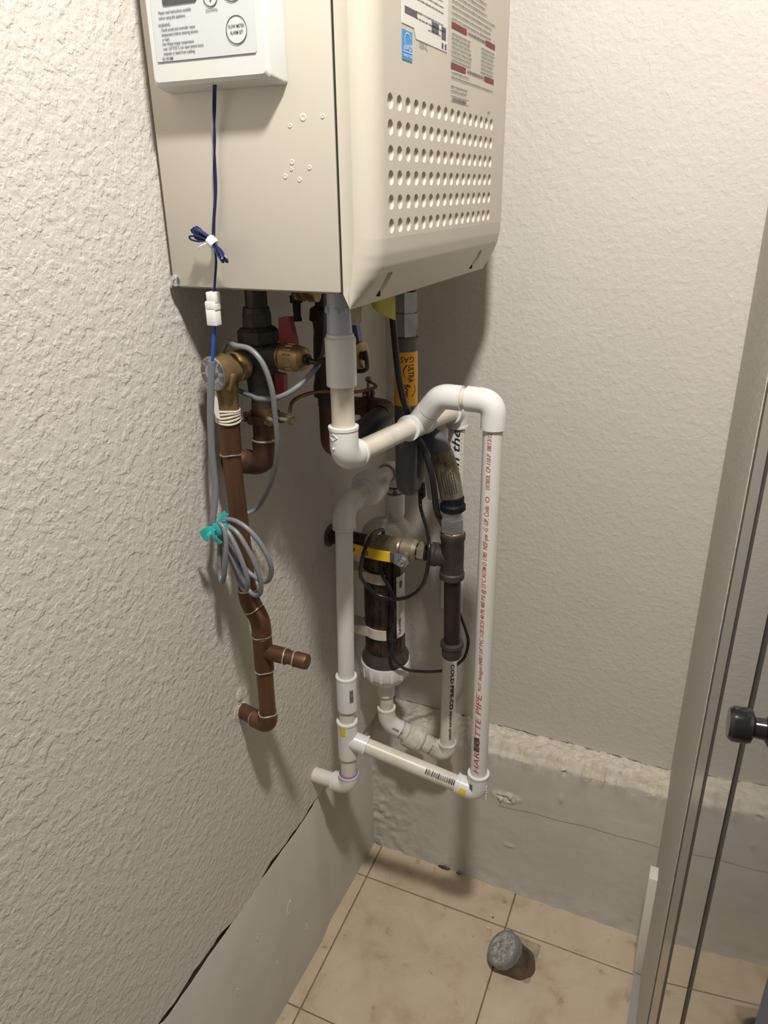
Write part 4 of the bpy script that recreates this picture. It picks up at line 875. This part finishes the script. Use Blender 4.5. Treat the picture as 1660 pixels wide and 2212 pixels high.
for i in range(5): mb.ball((RB.x+.0158, RB.y-.0060, RB.z+.021-.0062*i), .0022, 8, (.5, 1, 1.1))
mb.build('cast_mark', 'pvc', el2)

# ================================================================== PVC RETURN PIPE (behind)
rt2 = thing('return_pipe', 'white plastic return pipe standing behind the iron gas pipe', 'pipe', (.182, -.139, .37))
BX, BY = .1825, -.139; BT = V(BX+.0015, BY, 1.0430); BB = V(.1795, BY, .3580)
bp = pp(MB(), BT-V(0, 0, .018), BB+V(0, 0, .02), PR).build('pipe', 'pipew', rt2)
m2 = MB(); m2.elbow(BT, (0, 0, -1), -rd, FR, .028, .028, .022); m2.build('elbow', 'pvc', rt2)
pp(MB(), BT-rd*.02, TC+rd*.024, PR).build('pipe', 'pipe', rt2)
mb = MB(); mb.lathe(BT-V(0, 0, .0278), (0, 0, -1), [(0, PR+.0005), (.0028, PR+.0005)], 26); mb.build('primer_ring', 'purple', rt2)
CX, CY = .067, -.170
FB = V(CX, CY, .4230); bdr = (FB-BB).normalized()
m2 = MB(); m2.elbow(BB, (0, 0, 1), bdr, FR, .030, .034, .022); m2.build('elbow', 'dust', rt2)
faceB = V(.551-BX, -1.2315-BY, 0).normalized(); frB = Matrix.Rotation(.0, 3, 'Z') @ faceB
bx = lambda z_: BB.lerp(BT, (z_-BB.z)/(BT.z-BB.z)); bu = (BT-BB).normalized()
mb = MB(); wrap_text(mb, 'Made in the', .0185, bx(.8750), bu, rr, frB, .140, shear=.35, bold=.0003)
for i in range(22): patch(mb, bx(.872+i*.0066), bu, rr, Matrix.Rotation(.62, 3, 'Z') @ faceB, random.uniform(.0015, .0035), .03, 2)
mb.build('printed_text', 'black_ink', bp, flat=True)
mb = MB(); wrap_text(mb, 'COLD PIPE-CO', .0100, bx(.5740), -bu, rr, Matrix.Rotation(.42, 3, 'Z') @ faceB, .1000, bold=.0003); wrap_text(mb, 'aquacore system', .0085, bx(.4700), -bu, rr, Matrix.Rotation(.42, 3, 'Z') @ faceB, .0001+.066, bold=.0002); mb.build('printed_text', 'black_ink', bp, flat=True)
# union between the filter outlet and this pipe
mb = MB(); pu = BB+bdr*.060; mb.lathe(pu-bdr*.022, bdr, [(0, .0172), (.018, .0175), (.019, .0240), (.022, .0255), (.025, .0255), (.027, .0245)], 30).lathe(pu+bdr*.003, bdr, [(0, .0245), (.003, .0262), (.026, .0250), (.028, .0190), (.030, .0178), (.038, .0170)], 16, .1); mb.build('union', 'dust', rt2, ang=25)
pp(MB(), BB+bdr*.02, FB-bdr*.02, PR).build('pipe', 'dust', rt2)
mb = MB(); pu2 = BB+bdr*.0345; wrap_text(mb, 'CO', .015, pu2, bdr, PR+.0004, V(.3, -.8, .5), .0035, bold=.0003); mb.build('printed_text', 'black_ink', rt2, flat=True)

# ================================================================== NEUTRALISER CANISTER
nf = thing('filter_canister', 'dark brown filter canister with white end caps clipped to left wall', 'filter', (CX, CY, .50))
mb = MB(); mb.lathe((CX, CY, .570), (0, 0, 1), [(0, .0365), (.245, .0365)], 36); tb = mb.build('tube', 'media', nf)
mb = MB(); mb.lathe((CX, CY, .5680), (0, 0, 1), [(0, .0425), (.006, .0435), (.012, .0430), (.020, .0385), (.026, .0372)], 36); mb.build('tube_rim', 'darkband', nf)
mb = MB(); mb.lathe((CX, CY, .5695), (0, 0, -1), [(0, .0450), (.004, .0460), (.024, .0440), (.029, .0420), (.030, .0405), (.040, .0360), (.051, .0230), (.054, .0165), (.080, .0168), (.0805, .0160)], 36)
for k_ in range(14):
    t_ = 2*math.pi*k_/14; mb.box((CX+.0440*math.cos(t_), CY+.0440*math.sin(t_), .553), (.0040, .0060, .021), Matrix.Rotation(t_, 3, 'Z'), bev=.0009)
mb.build('bottom_cap', 'pvc', nf)
pp(MB(), (CX, CY, .495), (CX, CY, .445), PR).build('outlet_pipe', 'dust', nf)
m2 = MB(); m2.elbow(FB, (0, 0, 1), -bdr, FR, .036, .030, .022); oe = m2.build('outlet_elbow', 'pvc', nf)
mb = MB(); barcode(mb, FB-bdr*.012, -bdr, FR+.0004, V(.3, -.8, .35), .022, .14, 14, 21); mb.build('barcode', 'black_ink', oe, flat=True)
mb = MB(); mb.lathe((CX, CY, .797), (0, 0, 1), [(0, .0375), (.004, .0430), (.018, .0430), (.022, .0400), (.036, .0350), (.046, .0250), (.052, .0120), (.053, .0010)], 32); mb.cyl((FX-.002, FY_-.002, .825), (FX, FY_, .868), .0165, 26); mb.lathe((FX-.001, FY_-.001, .826), (0, 0, 1), [(0, .030), (.010, .026), (.020, .0175)], 28); mb.build('top_cap', 'dome', nf)
mb = MB(); mb.lathe((FX, FY_, .8935), (0, 0, -1), [(0, FR+.0012), (.004, FR+.0012), (.0045, FR+.0004), (.038, FR), (.0385, FR-.0008)], 28); mb.build('inlet_coupling', 'pvc', nf)
ip = pp(MB(), (FX, FY_, .885), (FX, FY_, .925), PR).build('inlet_pipe', 'pipew', nf)
m2 = MB(); m2.elbow(UF, (0, 0, -1), -ud, FR, .029, .030, .022); m2.build('inlet_elbow', 'pvc', nf)
faceF = V(.551-FX, -1.2315-FY_, 0).normalized()
mb = MB(); mb.lathe((FX, FY_, .8940), (0, 0, 1), [(0, PR+.0013), (.002, PR+.0003)], 26).lathe((FX, FY_, .9035), (0, 0, 1), [(0, PR+.0004), (.006, PR+.0004)], 26); mb.build('primer_ring', 'purple', nf)
mb = MB(); wrap_text(mb, 'H-40', .0105, V(FX, FY_, .9085), (0, 0, -1), PR+.0008, faceF, .0130, bold=.0002); mb.build('printed_text', 'black_ink', ip, flat=True)
for zc in (.752, .641):
    mb = MB(); a0, a1, n_ = math.radians(150), math.radians(297), 26; vs_ = []
    for i in range(n_+1):
        t_ = a0+(a1-a0)*i/n_
        for r_, z_ in ((.0372, -.0095), (.0402, -.0095), (.0402, .0095), (.0372, .0095)): vs_.append((CX+r_*math.cos(t_), CY+r_*math.sin(t_), zc+z_))
    mb.add(vs_, [(i*4+j, i*4+(j+1) % 4, i*4+4+(j+1) % 4, i*4+4+j) for i in range(n_) for j in range(4)]+[(0, 1, 2, 3), tuple(n_*4+3-j for j in range(4))])
    mb.prism([(.0, CY-.034, zc-.0085), (.0, CY-.030, zc-.0085), (.044, CY-.029, zc-.0085), (.050, CY-.0365, zc-.0085)], (0, 0, .017)).prism([(.0, CY-.0085, zc-.0085), (.0, CY-.004, zc-.0085), (.032, CY-.006, zc-.0085), (.031, CY-.012, zc-.0085)], (0, 0, .017)).box((.002, CY-.019, zc), (.004, .042, .026), bev=.001)
    mb.build('wall_clip', 'clamp', nf)
faceC = V(.551-CX, -1.2315-CY, 0).normalized()
mb = MB(); la = Matrix.Rotation(.95, 3, 'Z') @ faceC; patch(mb, (CX, CY, .630), (0, 0, 1), .0369, la, .122, .36, 12); lb_ = mb.build('product_label', 'sticker', nf, flat=True)
mb = MB(); wrap_text(mb, 'NeutraPal', .0095, V(CX, CY, .668), (0, 0, -1), .0372, Matrix.Rotation(-.16, 3, 'Z') @ la, .032, bold=.0003)
for k_ in range(4): patch(mb, (CX, CY, .672+.004*k_), (0, 0, 1), .0372, Matrix.Rotation(-.16+.1*k_, 3, 'Z') @ la, .040-.003*k_, .012, 2)
mb.build('label_print', 'ink', lb_, flat=True)
mb = MB(); vs_ = [V(CX, CY, .736+.0075*math.sin(t_))+(Matrix.Rotation(.11*math.cos(t_)-.08, 3, 'Z') @ la)*.0373 for t_ in [2*math.pi*k_/18 for k_ in range(18)]]; mb.add(vs_, [tuple(range(18))]); mb.build('label_emblem', 'green', lb_, flat=True)

# ================================================================== BLACK CABLES, TAGS, OUTLET
CA = [(.1434, -.30, 1.2685), (.1446, -.302, 1.2214), (.1475, -.302, 1.1854), (.1515, -.299, 1.1351), (.1545, -.290, 1.0980), (.1545, -.2705, 1.0700), (.1590, -.2660, 1.0440), (.1770, -.266, 1.0172), (.1930, -.272, .9772), (.1965, -.262, .9229), (.1900, -.222, .8860), (.1870, -.200, .8650), (.1860, -.193, .8340)]
MB().tube(spline(CA, 8), .0046, 12).build('power_cord', 'bcable'); tag(bpy.data.objects['power_cord'], 'black cord hanging from the heater straight down past the orange sleeve', 'cord')
cb = thing('low_voltage_cable', 'thin black cable looping in front of the filter canister and yellow handle', 'cable', (.12, -.25, .76))
CBp = [(.1457, -.2, .9133), (.1513, -.21, .8957), (.1762, -.25, .8845), (.1946, -.286, .8707), (.1920, -.288, .8312), (.1792, -.276, .797), (.1537, -.258, .7647), (.121, -.247, .7455), (.0877, -.250, .7496), (.0743, -.265, .776), (.0763, -.282, .8007), (.0888, -.295, .8429), (.0941, -.283, .8640), (.0920, -.262, .8660), (.0905, -.242, .8610)]
MB().tube(spline(CBp, 8), .0031, 10).build('sheath', 'bcable', cb)
CCp = [(.0905, -.242, .8610), (.0890, -.2200, .8530), (.0870, -.2165, .836), (.0845, -.2170, .815), (.0836, -.2170, .7721), (.0967, -.214, .744), (.1057, -.214, .7148), (.1045, -.214, .6862), (.0987, -.214, .6383), (.1036, -.220, .6123), (.1135, -.20, .5796), (.1241, -.16, .5487), (.157, -.10, .5209), (.1883, -.085, .5438), (.195, -.075, .5754), (.186, -.06, .5899), (.1655, -.03, .5988), (.1520, -.012, .6063)]
MB().tube(spline(CCp, 8), .0030, 10).build('sheath', 'bcable', cb)
mb = MB(); mb.prism([(.1405, -.197, .9135), (.1425, -.197, .9330), (.1495, -.197, .9340), (.1510, -.197, .9100), (.1455, -.197, .9040)], (0, .008, 0)); mb.build('cable_end', 'rubber', cb)
mb = MB()
q = []
for i in range(9):
    f_ = i/8; q.append(tuple(fw(p_, 1.008) for p_ in (V(.1439, -.197, .9830).lerp(V(.1552, -.192, .9050), f_)+V(0, .004*math.sin(f_*3), 0), V(.1630, -.190, .9845).lerp(V(.1735, -.186, .9080), f_)+V(0, .004*math.sin(f_*3), 0))))
vs_ = [p for a_, b_ in q for p in (a_, a_.lerp(b_, .5)+V(.001, -.004, 0), b_, b_+V(0, .0008, 0), a_.lerp(b_, .5)+V(.001, -.0032, 0), a_+V(0, .0008, 0))]
mb.add(vs_, [(i*6+j, i*6+(j+1) % 6, i*6+6+(j+1) % 6, i*6+6+j) for i in range(8) for j in range(6)]+[(0, 1, 2, 3, 4, 5), tuple(48+j for j in range(6))])
wt = mb.build('white_tag', 'nylon'); tag(wt, 'small curled white paper tag hanging behind the black cord and gas hose', 'tag')
mb = MB(); vs_ = []
for i in range(9):
    f_ = i/8; vs_ += [(.1545+.037*f_, -.398-.004*math.sin(f_*3), 1.2700-.002*f_), (.1600+.0330*f_, -.398-.006*math.sin(f_*3)-.012*max(0, f_-.6)**1.2, 1.236-.016*f_**.6)]
mb.add(vs_, [(2*i, 2*i+2, 2*i+3, 2*i+1) for i in range(8)]); yt = mb.build('yellow_tag', 'ytag', flat=False)
sol = yt.modifiers.new('thick', 'SOLIDIFY'); sol.thickness = .0005
tag(yt, 'curled yellow paper tag poking out below the heater cover', 'tag')
mb = MB()
for k_ in range(2):
    mb.add([(.166+.0165*f_-.0008*k_, -.4065-.0005*k_, 1.2465-.0035*k_+.0035*f_) for f_ in (0, 1)]+[(.166+.0165*f_-.0008*k_, -.4065-.0005*k_, 1.2476-.0035*k_+.0035*f_) for f_ in (0, 1)], [(0, 1, 3, 2)])
mb.build('tag_print', 'black_ink', yt, flat=True)
ou = thing('wall_outlet', 'white outlet cover plate on the back wall behind iron gas pipe', 'outlet', (.1255, -.001, .645))
mb = MB(); mb.box((.1365, -.003, .640), (.046, .006, .090), bev=.0025); mb.build('cover_plate', 'plate', ou)
mb = MB()
for zc in (.657, .622): mb.box((.1365, -.0065, zc), (.030, .002, .026), bev=.0009)
mb.build('receptacle', 'plate', ou)
mb = MB(); mb.box((.1500, -.010, .6065), (.012, .012, .016), bev=.002); mb.build('cable_boot', 'rubber', ou)

# ================================================================== FLOOR STANDPIPE
sd = thing('capped_standpipe', 'rusty capped steel pipe stub leaning out of the tile floor', 'pipe', (.372, -.245, 0))
PB = V(.3690, -.2430, 0); pdv = V(-.56, -.20, .80).normalized()
mb = MB(); mb.tube([PB-V(0, 0, .006), PB+V(-.001, 0, .006), PB+pdv*.016+V(.003, 0, 0), PB+pdv*.028, PB+pdv*.040, PB+pdv*.047], [.0315, .0318, .0305, .0315, .0300, .0295], 32); mb.build('pipe', 'rust', sd)
mb = MB(); mb.lathe(PB+pdv*.038, pdv, [(0, .0300), (.0015, .0345), (.014, .0360), (.0165, .0355), (.0175, .0320)], 10, .25).lathe(PB+pdv*.038, pdv, [(0, .0300), (.002, .0338), (.0172, .0345), (.0178, .0330)], 32); cp_ = mb.build('cap', 'galvs', sd, ang=50)
u_ = pdv.cross(V(0, 0, 1)).normalized(); w2 = pdv.cross(u_)
vs_ = [PB+pdv*.0572]; NR = 10
for i in range(1, NR+1):
    for k_ in range(36):
        t_ = 2*math.pi*k_/36; r_ = .0315*i/NR; h_ = (fbm(60+r_*math.cos(t_)*320, 40+r_*math.sin(t_)*320)-.85)*.0032*(1 if i < NR else 0)
        vs_.append(PB+pdv*(.0565+h_-(.0018 if i == NR else 0))+(u_*math.cos(t_)+w2*math.sin(t_))*r_)
mb = MB(); mb.add(vs_, [(0, 1+k_, 1+(k_+1) % 36) for k_ in range(36)]+[(1+(i-1)*36+k_, 1+i*36+k_, 1+i*36+(k_+1) % 36, 1+(i-1)*36+(k_+1) % 36) for i in range(1, NR) for k_ in range(36)]); mb.build('rough_top', 'galv', sd, ang=70)
mb = MB(); NX_ = 14; vs_ = []
for i in range(NX_+1):
    for j in range(NX_+1):
        a_, b2 = i/NX_, j/NX_; x_ = .338+.060*a_+.004*b2; y_ = -.274+.094*b2-.004*a_; e = min(a_, 1-a_, b2, 1-b2)
        vs_.append((x_, y_, (-.0015 if e == 0 else .0006+.0042*fbm(x_*130, y_*130)*min(1, e*5))))
mb.add(vs_, [(i*(NX_+1)+j, (i+1)*(NX_+1)+j, (i+1)*(NX_+1)+j+1, i*(NX_+1)+j+1) for i in range(NX_) for j in range(NX_)]); mb.build('cement_patch', 'cement', sd, ang=60)

# ================================================================== DEBRIS ALONG THE FLOOR EDGE
def crumb(name, lab, cat, c, sz, m, seed, group=None):
    rn = random.Random(seed); bm = bmesh.new(); bmesh.ops.create_icosphere(bm, subdivisions=2, radius=1.)
    bm.verts.index_update(); mb = MB(); mb.add([V(c)+V(v.co.x*sz[0]*rn.uniform(.7, 1.15), v.co.y*sz[1]*rn.uniform(.7, 1.15), v.co.z*sz[2]*rn.uniform(.7, 1.1)) for v in bm.verts], [[v.index for v in f.verts] for f in bm.faces]); bm.free()
    o_ = mb.build(name, m, ang=20); tag(o_, lab, cat, group); return o_
crumb('debris_chip', 'dark elongated chip wedged under the back curb', 'debris', (.1640, -.0915, .0035), (.0150, .0035, .0045), 'rust', 4)
crumb('debris_chip', 'small dark crumb under the back curb right of long chip', 'debris', (.1960, -.0925, .0025), (.0055, .003, .003), 'rust', 5)
crumb('debris_chip', 'dark crumbly plaster lump in the floor corner', 'debris', (.0090, -.0840, .0060), (.0150, .0065, .0075), 'cement', 6)
crumb('debris_chip', 'pale chip lying on tile left of standpipe', 'debris', (.2920, -.1920, .0008), (.0045, .0035, .0012), 'raw', 8)
crumb('debris_chip', 'tiny dark speck on tile near joint corner', 'debris', (.2950, -.1650, .0008), (.0022, .0022, .0012), 'rust', 9)
